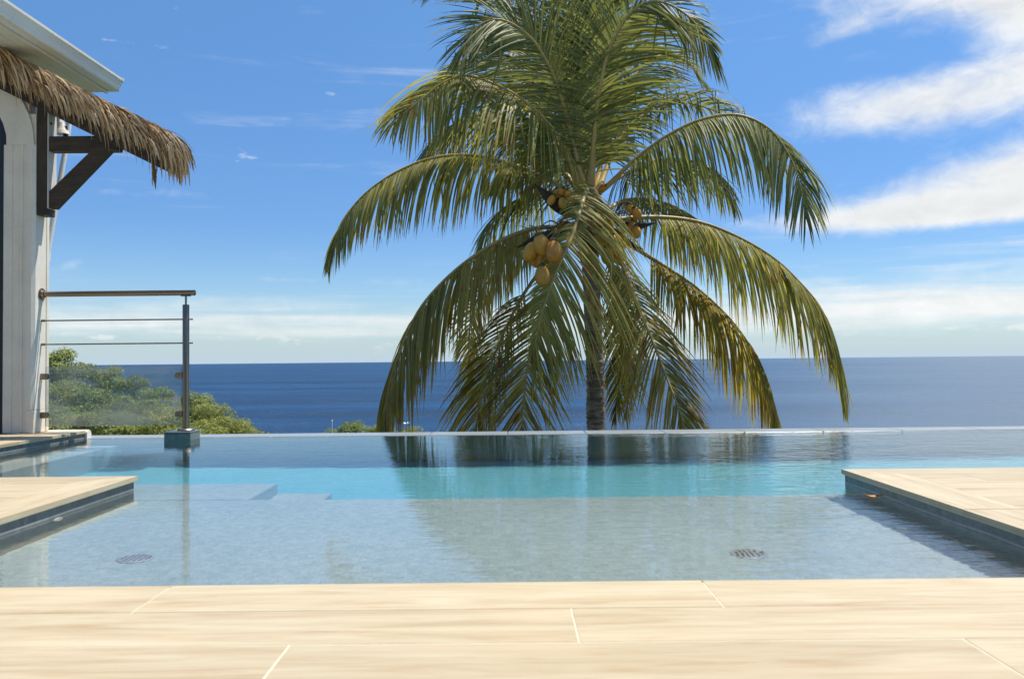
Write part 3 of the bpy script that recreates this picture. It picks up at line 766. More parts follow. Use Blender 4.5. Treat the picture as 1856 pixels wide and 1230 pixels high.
# verge rafter (front) and its twin behind, thatch bed above
ra, rb = at(-140, 93, 6.02), at(293, 305, 6.02)
sl = (rb-ra); sl.y = 0; sl.normalize(); nrm = Vector((-sl.z, 0, sl.x))
if nrm.z < 0: nrm = -nrm
ra.y = rb.y = 6.02
for yy, nm in ((6.02, 'rafter'), (6.132, 'rafter')):
    p0 = Vector((ra.x, yy, ra.z)); p1 = Vector((rb.x, yy, rb.z))
    m = MB(); m.prism([p0, p1, p1+nrm*0.055+sl*0.0, p1+nrm*0.14-sl*0.03, p0+nrm*0.14], (0, 0.055, 0)); apart(m, nm, M_WOOD_X)
p0 = ra+nrm*0.141; p1 = rb+nrm*0.141+sl*0.02
m = MB(); m.prism([p0, p1, p1-sl*0.02+nrm*0.02, p1-sl*0.05+nrm*0.06, p0+nrm*0.115], (0, 0.165, 0)); bed = apart(m, 'thatch_bed', M_THATCH_CORE)
def strip(mb, pts, wid, wdir, tint, fold=0.35):
    """folded ribbon leaf: centre line pts, half widths, width direction"""
    base = len(mb.v); n = len(pts)
    for k, p in enumerate(pts):
        t = (pts[min(k+1, n-1)]-pts[max(k-1, 0)]).normalized()
        w = wdir - t*wdir.dot(t)
        if w.length < 1e-4: w = t.orthogonal()
        w.normalize(); nn = t.cross(w)
        mb.v += [p - w*wid[k] + nn*(fold*wid[k]), p.copy(), p + w*wid[k] + nn*(fold*wid[k])]
    for k in range(n-1):
        a, b = base+3*k, base+3*k+3; u0, u1 = k/(n-1), (k+1)/(n-1)
        mb.face((a, a+1, b+1, b), ((u0, tint), (u0, tint), (u1, tint), (u1, tint)))
        mb.face((a+1, a+2, b+2, b+1), ((u0, tint), (u0, tint), (u1, tint), (u1, tint)))
strands = []
LEN = (rb-ra).length
def strand(s, off, yy, length, droop, wid, back=False, dirj=0.0):
    p = ra + sl*s + nrm*off; p = Vector((p.x, yy, p.z))
    d = (sl*rnd(0.95, 1.25) + nrm*rnd(-0.02, 0.30) + Vector((0, (-1 if not back else 1)*rnd(0.15, 0.75), 0))).normalized()
    pts = [p.copy()]; n = 6; ws = []
    tw = rnd(-0.12, 0.12)
    for k in range(n):
        d = (d + Vector((tw*0.4, 0.10 if not back and k > 1 else 0.0, -droop*(0.5+0.35*k))) ).normalized()
        p = p + d*(length/n); pts.append(p.copy())
    ws = [wid*w for w in (0.75, 1, 1, 0.95, 0.85, 0.65, 0.25)]
    wd = Vector((rnd(-1, 1), rnd(-0.6, 0.6), rnd(-1, 1)))
    front = Vector((0, 1, 0)).cross(d)
    wd = (front*1.0 + wd*0.45)
    strands.append((pts, ws, wd, rnd(0, 1)**0.8, yy))
TOPO = 0.141+0.115
for i in range(900):
    s = rnd(-0.10, LEN-0.07); layer = random.random()
    strand(s, 0.150+layer*0.115, 6.02-0.045*(1-layer*0.6)+rnd(-0.02, 0.035), rnd(0.20, 0.36)*(0.75+0.35*layer), rnd(0.16, 0.36), rnd(0.0045, 0.0090))
for i in range(420):
    s = rnd(-0.10, LEN-0.05); strand(s, TOPO+rnd(-0.03, 0.006), rnd(6.0, 6.17), rnd(0.16, 0.30), rnd(0.10, 0.28), rnd(0.004, 0.009), dirj=1)
for i in range(170):                                      # thick tuft over the low end
    strand(LEN+rnd(-0.14, -0.03), 0.15+rnd(0, 0.10), rnd(5.99, 6.17), rnd(0.16, 0.32), rnd(0.3, 0.70), rnd(0.0045, 0.009))
for i in range(520):                                      # thin wisps between the broad strands
    s = rnd(-0.10, LEN-0.06)
    strand(s, 0.14+random.random()*0.13, 6.0+rnd(-0.05, 0.04), rnd(0.14, 0.40), rnd(0.08, 0.6), rnd(0.0016, 0.0034))
for i in range(70):
    strand(LEN+rnd(-0.15, -0.02), 0.15+rnd(0, 0.09), rnd(5.98, 6.1), rnd(0.24, 0.36), rnd(0.5, 0.95), rnd(0.0045, 0.008))
for i in range(9):                                        # loose ends hanging below the rafter tip
    p = Vector((at(278, 300, 6.03).x+rnd(-0.012, 0.012), 6.03+rnd(-0.01, 0.02), at(278, 302, 6.03).z+0.06)); pts = [p]
    L = rnd(0.12, 0.24)
    for k in range(6): p = p+Vector((rnd(-0.006, 0.006), rnd(-0.004, 0.004), -L/6)); pts.append(p)
    strands.append((pts, [0.005]*5+[0.004, 0.002], Vector((1, 0.3, 0)), rnd(0.0, 0.5), 5.9))
order = sorted(range(len(strands)), key=lambda i: strands[i][4] - 0.4*(strands[i][0][0]-strands[i][0][-1]).length)
m = MB()
for k, i in enumerate(order):
    pts, ws, wd, ti, _ = strands[i]
    if k < 300:
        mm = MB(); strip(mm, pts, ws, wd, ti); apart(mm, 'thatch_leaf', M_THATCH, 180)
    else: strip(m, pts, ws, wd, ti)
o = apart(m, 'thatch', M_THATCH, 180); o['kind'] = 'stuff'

# ------------------------------------------------------------------ railing
RY = 6.165
rail = empty('railing', 'stainless steel railing with handrail, two rods and a salt-hazed glass panel', 'railing', loc=(-2.44, RY, 0.012))
def rpart(mb, name, mat, smooth=None, parent=None):
    o = mb.build(name, mat, parent or rail, smooth)
    if parent is None: o.matrix_parent_inverse = Matrix.Translation((2.44, -RY, -0.012))
    return o
px_ = at(337, 700, RY).x; zr = at(337, 530.5, RY).z; xend = at(352, 527, RY).x
m = MB(); m.tube([(CX1+0.012, RY, zr), (xend, RY, zr)], 0.0205, 20); hr = rpart(m, 'handrail', M_STEEL, 40)
m = MB(); m.tube([(xend+0.0005, RY, zr), (xend+0.004, RY, zr), (xend+0.008, RY, zr)], [0.022, 0.022, 0.017], 20); rpart(m, 'end_cap', M_STEEL, 40, hr)
m = MB(); m.tube([(CX1+0.0045, RY, zr), (CX1+0.009, RY, zr), (CX1+0.010, RY, zr), (CX1+0.028, RY, zr), (CX1+0.030, RY, zr)], [0.045, 0.045, 0.030, 0.027, 0.0208], 22); rpart(m, 'wall_flange', M_STEEL, 30)
m = MB()
zpt = at(337, 552, RY).z
m.tube([(px_, RY, 0.020), (px_, RY, zpt-0.003), (px_, RY, zpt)], [0.0242, 0.0242, 0.0225], 24); rpart(m, 'post', M_STEEL, 40)
m = MB(); m.tube([(px_, RY, zpt), (px_, RY, zr-0.024)], 0.0075, 12); m.box((px_-0.035, RY-0.012, zr-0.026), (px_+0.035, RY+0.012, zr-0.020), 0.001); rpart(m, 'saddle_stem', M_STEEL, 40)
m = MB(); m.lathe([(0.062, 0.001), (0.062, 0.012), (0.056, 0.018), (0.026, 0.020)], 26, Matrix.Translation((px_, RY, 0.0))); rpart(m, 'base_flange', M_STEEL_D, 30)
for yy in (578.5, 621.5):
    zz = at(337, yy, RY).z
    m = MB(); m.tube([(CX1+0.012, RY-0.002, zz), (px_+0.052, RY-0.002, zz)], 0.0058, 10); rd = rpart(m, 'rod', M_STEEL_D, 40)
    m = MB(); m.tube([(CX1+0.0045, RY-0.002, zz), (CX1+0.030, RY-0.002, zz)], 0.0095, 12); rpart(m, 'rod_socket', M_STEEL, 40, rd)
gx0, gx1 = CX1+0.035, at(329, 700, RY).x; gz0, gz1 = at(200, 771, RY).z, at(200, 663.5, RY).z
m = MB(); m.box((gx0, RY-0.005, gz0), (gx1, RY+0.005, gz1), 0.0012); rpart(m, 'glass_panel', M_GLASS)
for (xa, xb, dirn) in ((CX1+0.0045, CX1+0.060, 1), (px_-0.022, px_-0.078, -1)):
    for yy in (681, 751):
        zz = at(200, yy, RY).z
        m = MB(); h = 0.0225; mid = xb - dirn*h; n = 10
        pts = [(xa, zz-h), (mid, zz-h)] + [(mid+dirn*h*math.sin(math.pi*k/n), zz-h*math.cos(math.pi*k/n)) for k in range(1, n)] + [(mid, zz+h), (xa, zz+h)]
        m.prism([(q[0], RY-0.015, q[1]) for q in pts], (0, 0.0098, 0)); m.prism([(q[0], RY+0.0052, q[1]) for q in pts], (0, 0.0098, 0))
        c = rpart(m, 'glass_clamp', M_STEEL, 30)
        m = MB(); m.lathe([(0.007, 0), (0.007, 0.004), (0.004, 0.005)], 10, Matrix.Translation((mid, RY-0.0152, zz)) @ Matrix.Rotation(math.pi/2, 4, 'X')); rpart(m, 'screw', M_STEEL_D, 40, c)
# the mosaic block on the weir that carries the post
bx0, bx1 = at(297, 790, 6.075).x, at(345, 790, 6.075).x
blk = empty('plinth', 'square dark green mosaic block on the pool edge under the railing post', 'plinth', loc=((bx0+bx1)/2, 6.2, ZW))
m = MB(); m.box((bx0, 6.075, -0.4), (bx1, 6.265, -0.0115), 0.004); o = m.build('block', M_BLOCK, blk); o.matrix_parent_inverse = Matrix.Translation(-Vector(((bx0+bx1)/2, 6.2, ZW)))
m = MB(); m.box((bx0-0.001, 6.074, -0.0113), (bx1+0.001, 6.266, 0.0008), 0.003); o = m.build('cap', M_WALL_MOS, blk); o.matrix_parent_inverse = Matrix.Translation(-Vector(((bx0+bx1)/2, 6.2, ZW)))

# ------------------------------------------------------------------ coconut palm behind the weir
PYD = 9.6
base_p = at(1082, 790, PYD+0.02); gz_ = ground_z(base_p.x, base_p.y)
palm = empty('coconut_palm', 'tall coconut palm with drooping fronds and orange coconuts behind the pool edge', 'palm tree', loc=(base_p.x+0.04, base_p.y, gz_))
PLOC = Vector(palm.location)
def ppart(mb, name, mat, smooth=None, parent=None):
    o = mb.build(name, mat, parent or palm, smooth)
    if parent is None: o.matrix_parent_inverse = Matrix.Translation(-PLOC)
    return o
def catmull(P, n):
    out = []
    Q = [P[0]*2-P[1]] + P + [P[-1]*2-P[-2]]
    m = len(P)-1
    for k in range(n+1):
        u = k/n*m; i = min(int(u), m-1); f = u-i
        a, b, c, d = Q[i], Q[i+1], Q[i+2], Q[i+3]
        out.append(0.5*((2*b) + (c-a)*f + (2*a-5*b+4*c-d)*f*f + (3*b-a-3*c+d)*f**3))
    return out
def resample(P, n):
    L = [0.0]
    for a, b in zip(P, P[1:]): L.append(L[-1]+(b-a).length)
    out = []; j = 0
    for k in range(n+1):
        s = L[-1]*k/n
        while j < len(L)-2 and L[j+1] < s: j += 1
        f = (s-L[j])/max(1e-9, L[j+1]-L[j]); out.append(P[j].lerp(P[j+1], min(1, max(0, f))))
    return out, L[-1]

# trunk: ringed leaf scars as real relief, slight lean
tr = [PLOC+Vector((0.02, 0, -0.4)), at(1081, 790, PYD), at(1079, 700, PYD), at(1076, 610, PYD), at(1072, 520, PYD), at(1069, 430, PYD), at(1067, 350, PYD)]
tc, tl = resample(catmull(tr, 60), 260)
rads = []
ring = 0.0; nxt = 0.06; prevz = tc[0].z
rr = random.Random(5)
steps = []
z = 0.0
while z < tl+0.2:
    h = rr.uniform(0.026, 0.060) if z < tl-1.6 else rr.uniform(0.020, 0.036); steps.append((z, h, rr.uniform(0.5, 1.3))); z += h
def scar(s):
    for z0, h, a in steps:
        if z0 <= s < z0+h:
            f = (s-z0)/h; return a*(0.0105*math.exp(-((f-0.18)/0.16)**2) - 0.005*math.exp(-((f-0.9)/0.12)**2))
    return 0
m = MB(); nseg = 28
for k, p in enumerate(tc):
    s = tl*k/260; f = k/260
    rad = 0.118 - 0.026*f + 0.05*math.exp(-s/0.6)
    for j in range(nseg):
        w = 2*math.pi*j/nseg
        q = 0.010*mnoise.noise(Vector((math.cos(w)*1.4, math.sin(w)*1.4, s*2.2))) + 0.006*mnoise.noise(Vector((math.cos(w)*5, math.sin(w)*5, s*16)))
        ss = s + 0.02*math.sin(w*2+1.0) + 0.016*mnoise.noise(Vector((math.cos(w)*2, math.sin(w)*2, s*1.2)))
        r_ = rad + q + scar(ss)
        m.v.append(p + Vector((math.cos(w)*r_, math.sin(w)*r_, 0)))
for k in range(260):
    for j in range(nseg): m.face((k*nseg+j, k*nseg+(j+1) % nseg, (k+1)*nseg+(j+1) % nseg, (k+1)*nseg+j))
ppart(m, 'trunk', M_TRUNK, 180)
# fibrous crown shaft
m = MB(); cs = [at(1068, 480, PYD), at(1067, 440, PYD), at(1067, 405, PYD), at(1067, 375, PYD), at(1067, 350, PYD), at(1066, 330, PYD)]
m.tube(cs, [0.095, 0.13, 0.16, 0.17, 0.12, 0.03], 16)
for v in m.v:
    v += Vector((mnoise.noise(v*6), mnoise.noise(v*6+Vector((9, 0, 0))), 0))*0.03
ppart(m, 'crown_shaft', M_FIBRE, 180)

leaf_bank = []
def frond(pts, L=1.0, droop=0.3, N=None, mat=None, a0=66, a1=30, t0=0.16, lift=0.22, wid=0.0125, twist=0.0, dens=1.0, rad=0.034, broken=0.09, sides=(1, 1), label=None, side_shift=(0, 0, 0), hang=0.0):
    P = [at(x, y, PYD+dy) for x, y, dy in pts]
    C, total = resample(catmull(P, 80), 48)
    m = MB()
    rr_ = [rad*(1-0.86*(k/48))*(1.0+1.1*math.exp(-k/3.0)) for k in range(49)]
    m.tube(C, rr_, 8, squash=0.75)
    fr = ppart(m, 'frond', M_RIB, 180)
    if label: fr['label'] = label
    n = int(total*(1-t0)/0.0225*dens)
    W = Vector(side_shift); fseed = rnd(0, 90)
    for side in (-1, 1):
        ph = rnd(0, 1)
        for i in range(n):
            t = t0 + (1-t0)*(i+0.5*ph+rnd(-0.25, 0.25))/n; t = min(0.995, max(t0, t))
            cl_ = mnoise.noise(Vector((t*26.0, side*7.3+ph*50, len(leaf_bank)*0.0+fseed)))
            if random.random() < 0.03 or (cl_ < -0.52 and random.random() < 0.55): continue
            k = min(47, int(t*48)); f = t*48-k
            p = C[k].lerp(C[k+1], f); T = (C[min(48, k+2)]-C[max(0, k-1)]).normalized()
            nv = Vector(N).normalized() if N is not None else Vector((0, 0, 1))
            Nn = nv - T*nv.dot(T)
            if Nn.length < 0.05: Nn = Vector((0, -1, 0.2)) - T*Vector((0, -1, 0.2)).dot(T)
            Nn.normalize()
            if twist: Nn = Matrix.Rotation(twist*t**1.6, 3, T) @ Nn
            S = T.cross(Nn)
            u = (t-t0)/(1-t0)
            al = R((a0 + (a1-a0)*u**1.2)*(1-0.8*max(0, (u-0.82)/0.18)) + rnd(-4, 4) + 13*cl_)
            prof = min(1.0, 0.55+1.6*u) * (1.0 if u < 0.45 else 1.0-0.68*((u-0.45)/0.55)**1.5)
            length = L*prof*rnd(0.80, 1.08)*(0.5 if random.random() < 0.035 else 1.0)*sides[0 if side < 0 else 1]
            d = (T*math.cos(al) + S*(side*math.sin(al)) + Nn*(lift*(1-0.5*u)+rnd(-0.10, 0.10))).normalized()
            d = (d + Vector((rnd(-.05, .05), rnd(-.05, .05), rnd(-.05, .05)-hang*(1-0.70*u)))).normalized()
            pts_ = [p.copy()]; ns = 7; q = p.copy(); dk = droop*rnd(0.75, 1.3)*(1-0.6*u)
            kink = random.randint(2, 4) if random.random() < broken else -1
            for s_ in range(ns):
                q = q + d*(length/ns); pts_.append(q.copy())
                d = (d + Vector((rnd(-.02, .02), rnd(-.02, .02), -1))*dk*0.75).normalized()
                if s_ == kink: d = (d*0.25 + Vector((rnd(-.3, .3), rnd(-.3, .3), -1))).normalized()
            w0 = wid*rnd(0.85, 1.12)*(0.62+0.38*min(1, length/0.8))
            ws = [w0*c for c in (0.55, 0.95, 1.0, 0.95, 0.85, 0.68, 0.42, 0.06)]
            wd = (T + Nn*rnd(-0.35, 0.35)*1.0)
            leaf_bank.append([fr, pts_, ws, wd, rnd(0, 1), mat or M_LEAF])
    return fr

# back of the crown first, front fronds last
frond([(1062,345,.3),(1052,200,.7),(1050,90,1.0),(1060,0,1.3),(1075,-60,1.7)], 0.95, .12, (0,-1,.3), a0=50, a1=24, hang=.1, dens=.8)
frond([(1060,345,.2),(1044,220,.25),(1030,100,.25),(1016,-20,.2),(998,-110,.1),(965,-170,-.1)], 1.1, .10, (-.3,-1,.2), a0=46, a1=24, hang=.1, t0=.08)
frond([(1069,345,.2),(1077,220,.3),(1085,100,.35),(1096,-20,.35),(1115,-120,.3),(1150,-180,.2)], 1.0, .10, (.3,-1,.2), a0=46, a1=24, hang=.1, t0=.08)
frond([(1058,345,.2),(1015,190,.5),(970,80,.6),(920,0,.6),(872,-38,.55),(825,-45,.5),(785,-20,.4)], 1.15, .14, (0,-1,.6), a0=58, hang=.1)
frond([(1066,345,.1),(1072,230,.0),(1080,120,-.1),(1080,30,-.3),(1062,-40,-.6),(1040,-60,-.9)], .95, .22, (.0,-1,.4), a0=50, hang=.2, dens=.30, t0=.4)
frond([(1052,350,.3),(985,262,.7),(932,222,.9),(880,210,1.1),(830,222,1.2),(785,256,1.3),(752,306,1.3)], 1.1, .4, hang=.6, lift=.0)
frond([(1054,348,.2),(1000,240,.5),(955,160,.7),(915,120,.9),(870,110,1.0),(832,128,1.1),(800,170,1.1)], 1.1, .26, (-.3,-.5,.8))
frond([(1085,345,.3),(1140,312,.7),(1195,290,1),(1250,290,1.2),(1295,315,1.3),(1330,365,1.3)], 1.0, .4, hang=.6, lift=.0)
frond([(1050,365,.3),(1000,348,.8),(950,358,1.1),(905,388,1.3),(872,440,1.4)], .9, .4, hang=.6)
frond([(1082,350,.2),(1120,258,.6),(1165,209,.8),(1205,191,.9),(1245,187,1),(1290,199,1.1),(1330,220,1.1),(1368,262,1.1)], 0.85, .4, broken=.35, lift=.5)
frond([(1085,390,.2),(1130,364,.6),(1180,362,.9),(1230,378,1.1),(1280,412,1.2),(1315,455,1.2),(1338,505,1.2)], .9, .4, hang=.8, lift=.0, mat=M_LEAF_MID)
frond([(1078,350,.3),(1100,250,.7),(1135,160,1.0),(1185,105,1.2),(1235,105,1.3),(1270,145,1.4)], .85, .22, (.2,-.6,.8), hang=.3)
frond([(1058,352,.25),(1030,310,.5),(985,290,.8),(935,300,1.0),(890,335,1.1)], .8, .35, hang=.6, lift=.0, t0=.08)
# old hanging fronds behind the trunk
frond([(1045,425,.5),(960,440,.9),(902,490,1.1),(864,545,1.2),(850,610,1.2),(852,690,1.2)], .62, .3, (-.4,-1,.3), M_LEAF_YEL, label='yellow dying frond hanging behind the left side')
frond([(1085,435,.2),(1105,470,.5),(1120,530,.65),(1126,600,.7),(1124,680,.7),(1114,760,.7)], .60, .2, (0,-1,.2), M_LEAF_OLD, a0=50, a1=22)
frond([(1086,440,.2),(1112,500,.45),(1135,590,.55),(1142,680,.6),(1134,760,.6)], .62, .2, (.1,-1,.2), M_LEAF_YEL, a0=40, a1=16, dens=.5)
# right side
frond([(1100,425,0),(1135,440,.2),(1200,480,.4),(1260,520,.5),(1320,575,.55),(1362,632,.6),(1387,692,.6),(1401,742,.6),(1412,800,.6)], 1.22, .45, hang=1.0, lift=.0, mat=M_LEAF_OLD, t0=.2, label='rust spotted frond on the lower right')
frond([(1100,402,0),(1150,395,.05),(1210,394,.1),(1270,403,.15),(1335,428,.2),(1400,466,.2),(1450,512,.2),(1490,562,.2),(1516,628,.2),(1531,712,.2)], 1.28, .45, hang=1.0, lift=.0, twist=.4, mat=M_LEAF_MID)
frond([(1080,350,0),(1105,333,-.05),(1150,290,-.2),(1206,248,-.35),(1270,217,-.5),(1335,208,-.6),(1390,230,-.65),(1427,275,-.7),(1449,330,-.7),(1460,392,-.7)], 1.16, .42, a1=48, lift=.02, hang=.75, twist=1.5)
# left side
frond([(1055,362,0),(1010,335,.1),(950,305,.2),(885,286,.3),(820,281,.3),(760,293,.3),(700,322,.25),(650,362,.2),(618,410,.15),(598,462,.1)], 1.08, .45, hang=1.0, lift=.0, twist=-.7, mat=M_LEAF_MID)
frond([(1052,350,0),(1040,310,-.1),(1000,232,-.3),(940,176,-.5),(880,146,-.65),(840,137,-.75),(800,152,-.8),(764,180,-.85),(722,212,-.95)], 1.26, .42, a1=46, lift=.02, hang=.7, twist=-1.4, mat=M_LEAF_MID)
frond([(1050,422,0),(1000,412,-.1),(960,416,-.2),(910,434,-.35),(860,463,-.45),(805,508,-.5),(757,565,-.55),(724,640,-.6),(703,710,-.6),(692,800,-.6)], 1.28, .45, hang=.95, lift=.0, twist=-.6, mat=M_LEAF_OLD, label='large rust spotted frond arching down on the left')
# top front
frond([(1058,345,0),(1025,205,-.3),(1005,140,-.45),(981,94,-.55),(958,65,-.65),(929,44,-.75),(900,35,-.85),(872,44,-.9),(852,66,-.95),(838,98,-1)], 1.12, .17, (-.15,-1,.55), lift=-.06, a0=58, a1=32, hang=.14, t0=.06, dens=1.15)
frond([(1070,345,0),(1081,203,-.3),(1090,146,-.45),(1103,94,-.55),(1124,49,-.65),(1145,22,-.75),(1170,5,-.85),(1200,4,-.95),(1230,17,-1),(1256,38,-1.05),(1280,72,-1.1),(1297,105,-1.1)], 1.15, .16, (.15,-1,.5), lift=-.06, a0=58, a1=34, hang=.14, sides=(.62, 1.0), t0=.06, dens=1.15)
# low front
frond([(1050,432,0),(1000,460,-.2),(973,498,-.3),(948,535,-.35),(920,588,-.4),(892,654,-.4),(873,716,-.4),(856,810,-.4)], 1.0, .22, (-.6,-.6,.5), M_LEAF_OLD, t0=.36, dens=1.2, wid=.0105, a0=52, a1=26)
frond([(1092,425,-.1),(1120,462,-.3),(1140,510,-.45),(1160,560,-.55),(1182,615,-.65),(1205,675,-.7),(1228,735,-.75),(1254,810,-.75)], .88, .20, (.25,-1,.25), M_LEAF_OLD, lift=-.04, t0=.2, dens=1.35, wid=.0098, a0=50, a1=26)
frond([(1060,405,-.1),(1035,430,-.4),(1014,475,-.6),(991,525,-.7),(976,577,-.75),(960,640,-.8),(950,716,-.8),(944,810,-.8)], .88, .14, (.0,-1,.25), M_LEAF_OLD, lift=-.02, t0=.38, dens=1.25, wid=.0100, a0=50, a1=28)
frond([(1070,380,-.1),(1072,356,-.3),(1065,341,-.55),(1050,385,-.85),(1036,430,-1.0),(1018,470,-1.1),(1000,515,-1.15),(984,562,-1.2),(972,612,-1.2),(964,660,-1.15)], 1.22, .24, (.15,-1,.45), M_LEAF_PALE_LIT, t0=.13, a0=76, a1=26, lift=.03, sides=(1.08, .30), dens=1.7, wid=.0100, label='front frond folding down towards the pool')

# the 300 leaflets that show longest are objects of their own, the rest of each frond is one mass
def vis(l):
    a, b = to_px(l[1][0]), to_px(l[1][-1]); h = (a[0]+b[0])/2, (a[1]+b[1])/2
    inb = 0 < h[0] < PW and 0 < h[1] < 770
    return (math.hypot(a[0]-b[0], a[1]-b[1]) - 45*(l[1][0].y-PYD)) * (1 if inb else 0)
leaf_bank.sort(key=vis, reverse=True)
mass = {}
for k, (fr, pts_, ws, wd, ti, mt) in enumerate(leaf_bank):
    if k < 300:
        mm = MB(); strip(mm, pts_, ws, wd, ti, 0.5); ppart(mm, 'leaflet', mt, 180, fr)
    else:
        key = (fr.name, mt.name)
        if key not in mass: mass[key] = (fr, MB(), mt)
        strip(mass[key][1], pts_, ws, wd, ti, 0.5)
for fr, mm, mt in mass.values():
    o = ppart(mm, 'foliage', mt, 180, fr); o['kind'] = 'stuff'

# coconuts, their stalks and the dry boat-shaped spathes
def nut_mesh(seed):
    r_ = random.Random(seed); prof = []
    n = 12
    for k in range(n+1):
        w = math.pi*k/n; rr2 = 0.079*math.sin(w)**0.86*(1+0.10*math.cos(w)); prof.append((max(0.002, rr2), -0.112*math.cos(w)*(1.0+0.06*math.cos(w))))
    m = MB(); m.lathe(prof, 18)
    for v in m.v:
        w = math.atan2(v.y, v.x); s = 1+0.05*math.cos(3*w+seed)*max(0, 1-abs(v.z)/0.14); v.x *= s; v.y *= s
        v += v*0.03*mnoise.noise(v*14+Vector((seed, 0, 0)))
    return m.mesh('coconut', M_COCO, 180)
nuts = [nut_mesh(k) for k in range(3)]
def nut_cap():
    m = MB(); m.lathe([(0.004, 0.112), (0.034, 0.098), (0.038, 0.107), (0.030, 0.122), (0.012, 0.130), (0.010, 0.150)], 10); return m.mesh('calyx', M_FIBRE, 60)
calyx = nut_cap()
def coconut(px, py, dy, s, tilt, az, heart):
    p = at(px, py, PYD+dy)
    o = link('coconut', random.choice(nuts), palm)
    o.matrix_parent_inverse = Matrix.Translation(-PLOC)
    o.location = p; o.rotation_euler = (R(tilt), R(rnd(-8, 8)), R(az)); o.scale = (s, s, s)
    c = link('calyx', calyx, o)
    M = o.rotation_euler.to_matrix()
    top = p + M @ Vector((0, 0, 0.145*s))
    h = at(heart[0], heart[1], PYD+heart[2]); mid = (top+h)/2 + Vector((0, -0.03, 0.04+rnd(0, .05)))
    mm = MB(); mm.tube(resample(catmull([top, mid, h], 12), 8)[0], [0.006*s]*4+[0.008]*5, 6); ppart(mm, 'nut_stalk', M_FIBRE, 180)
for n_ in ((1004,455,-1.22,1.06,-10,20), (982,443,-1.10,1.06,25,-40), (963,455,-1.02,.98,30,60), (984,470,-1.0,.92,10,0), (983,499,-1.12,1.0,-8,30), (973,466,-.92,.95,20,10), (998,482,-.98,.86,0,0)):
    coconut(*n_, (1020, 412, -.55))
for n_ in ((1000,362,-.42,.56,35,50), (1019,367,-.50,.55,-10,0), (1030,353,-.40,.58,20,-30), (1018,349,-.36,.55,40,20), (1034,366,-.38,.52,0,0), (1008,350,-.34,.5,30,0), (1092,341,-.20,.5,60,40)):
    coconut(*n_, (1046, 384, -.2))
for n_ in ((1143,378,-.30,.62,50,-60), (1154,386,-.34,.66,30,-40), (1153,420,-.30,.66,10,0), (1146,412,-.22,.7,0,30)):
    coconut(*n_, (1112, 392, -.12))
for n_ in ((1084,398,-.50,.8,-15,0), (1102,408,-.55,.9,-10,30), (1090,428,-.60,.95,0,60), (1110,440,-.52,.92,10,-20), (1121,462,-.45,.9,0,10), (1100,462,-.55,.9,-5,0), (1128,436,-.40,.8,10,0)):
    coconut(*n_, (1085, 380, -.25))
def spathe(a, b, c, w):
    P = resample(catmull([at(q_[0], q_[1], PYD+q_[2]) for q_ in (a, b, c)], 20), 16)[0]
    m = MB(); m.tube(P, [w*max(0.06, math.sin(math.pi*(k/16)**0.8))+0.004 for k in range(17)], 10, squash=0.42, up=Vector((0.2, 1, 0)))
    ppart(m, 'spathe', M_SPATHE, 180)
spathe((1050, 395, -.15), (1006, 368, -.30), (970, 334, -.40), .075)
spathe((1040, 420, -.15), (985, 428, -.30), (938, 448, -.40), .050)
spathe((1045, 424, -.15), (980, 446, -.35), (946, 470, -.42), .035)
spathe((1110, 404, -.1), (1152, 410, -.2), (1188, 404, -.28), .042)
spathe((1010, 440, -.55), (1006, 474, -.58), (990, 505, -.60), .035)
spathe((1046, 410, -.2), (1020, 405, -.3), (1004, 412, -.38), .030)
spathe((1105, 410, .0), (1140, 440, .05), (1166, 452, .1), .035)
# bare flower branches in the left bunch
for k in range(14):
    h = at(1030+rnd(-6, 6), 412+rnd(-5, 5), PYD-.25); e = at(rnd(985, 1018), rnd(408, 440), PYD-rnd(.4, .6)); md = (h+e)/2+Vector((0, -.05, rnd(-.02, .06)))
    mm = MB(); mm.tube(resample(catmull([h, md, e], 8), 6)[0], 0.0045, 5); ppart(mm, 'flower_branch', M_FIBRE, 180)

# ------------------------------------------------------------------ hillside trees, each a thing
def crown_mesh(seed, mat, w, h, nleaf, ls):
    r_ = random.Random(seed); m = MB()
    blobs = []
    for k in range(17):
        a = r_.uniform(0, 2*math.pi); q = r_.uniform(0, 1)**0.6*0.40*w; zz = r_.uniform(-0.40, 0.44)*h
        f = math.sqrt(max(0.1, 1-(zz/(0.58*h))**2))
        blobs.append((Vector((math.cos(a)*q*f, math.sin(a)*q*f, zz)), r_.uniform(0.13, 0.25)*w, r_.random()))
    for k in range(nleaf):
        b, br, bt = blobs[k % len(blobs)]
        d = Vector((r_.gauss(0, 1), r_.gauss(0, 1), r_.gauss(0, 1)))
        if d.length < 1e-3: continue
        d.normalize()
        if d.z < -0.3 and r_.random() < 0.6: d.z = -d.z
        n_ = mnoise.noise((b+d*br)*1.7)
        if n_ < -0.28: continue
        p = b + Vector((d.x, d.y, d.z*0.78))*br*(0.72+0.42*r_.random()**0.7)*(1+0.25*n_)
        nd = (d*0.6+Vector((r_.uniform(-1, 1), r_.uniform(-1, 1), r_.uniform(-.3, 1.2)))).normalized()
        ax = nd.orthogonal().normalized(); ax = Matrix.Rotation(r_.uniform(0, 6.28), 3, nd) @ ax; bx = nd.cross(ax)
        s = ls*r_.uniform(0.6, 1.35); ti = min(1, max(0, 0.55*bt+0.45*r_.random()))
        i = m.verts([p-ax*s, p+bx*s*0.42-ax*0.1*s, p+ax*s+nd*s*0.25, p-bx*s*0.42-ax*0.1*s])
        m.face((i, i+1, i+2, i+3), ((0, ti), (.5, ti), (1, ti), (.5, ti)))
    return m.mesh('crown', mat)
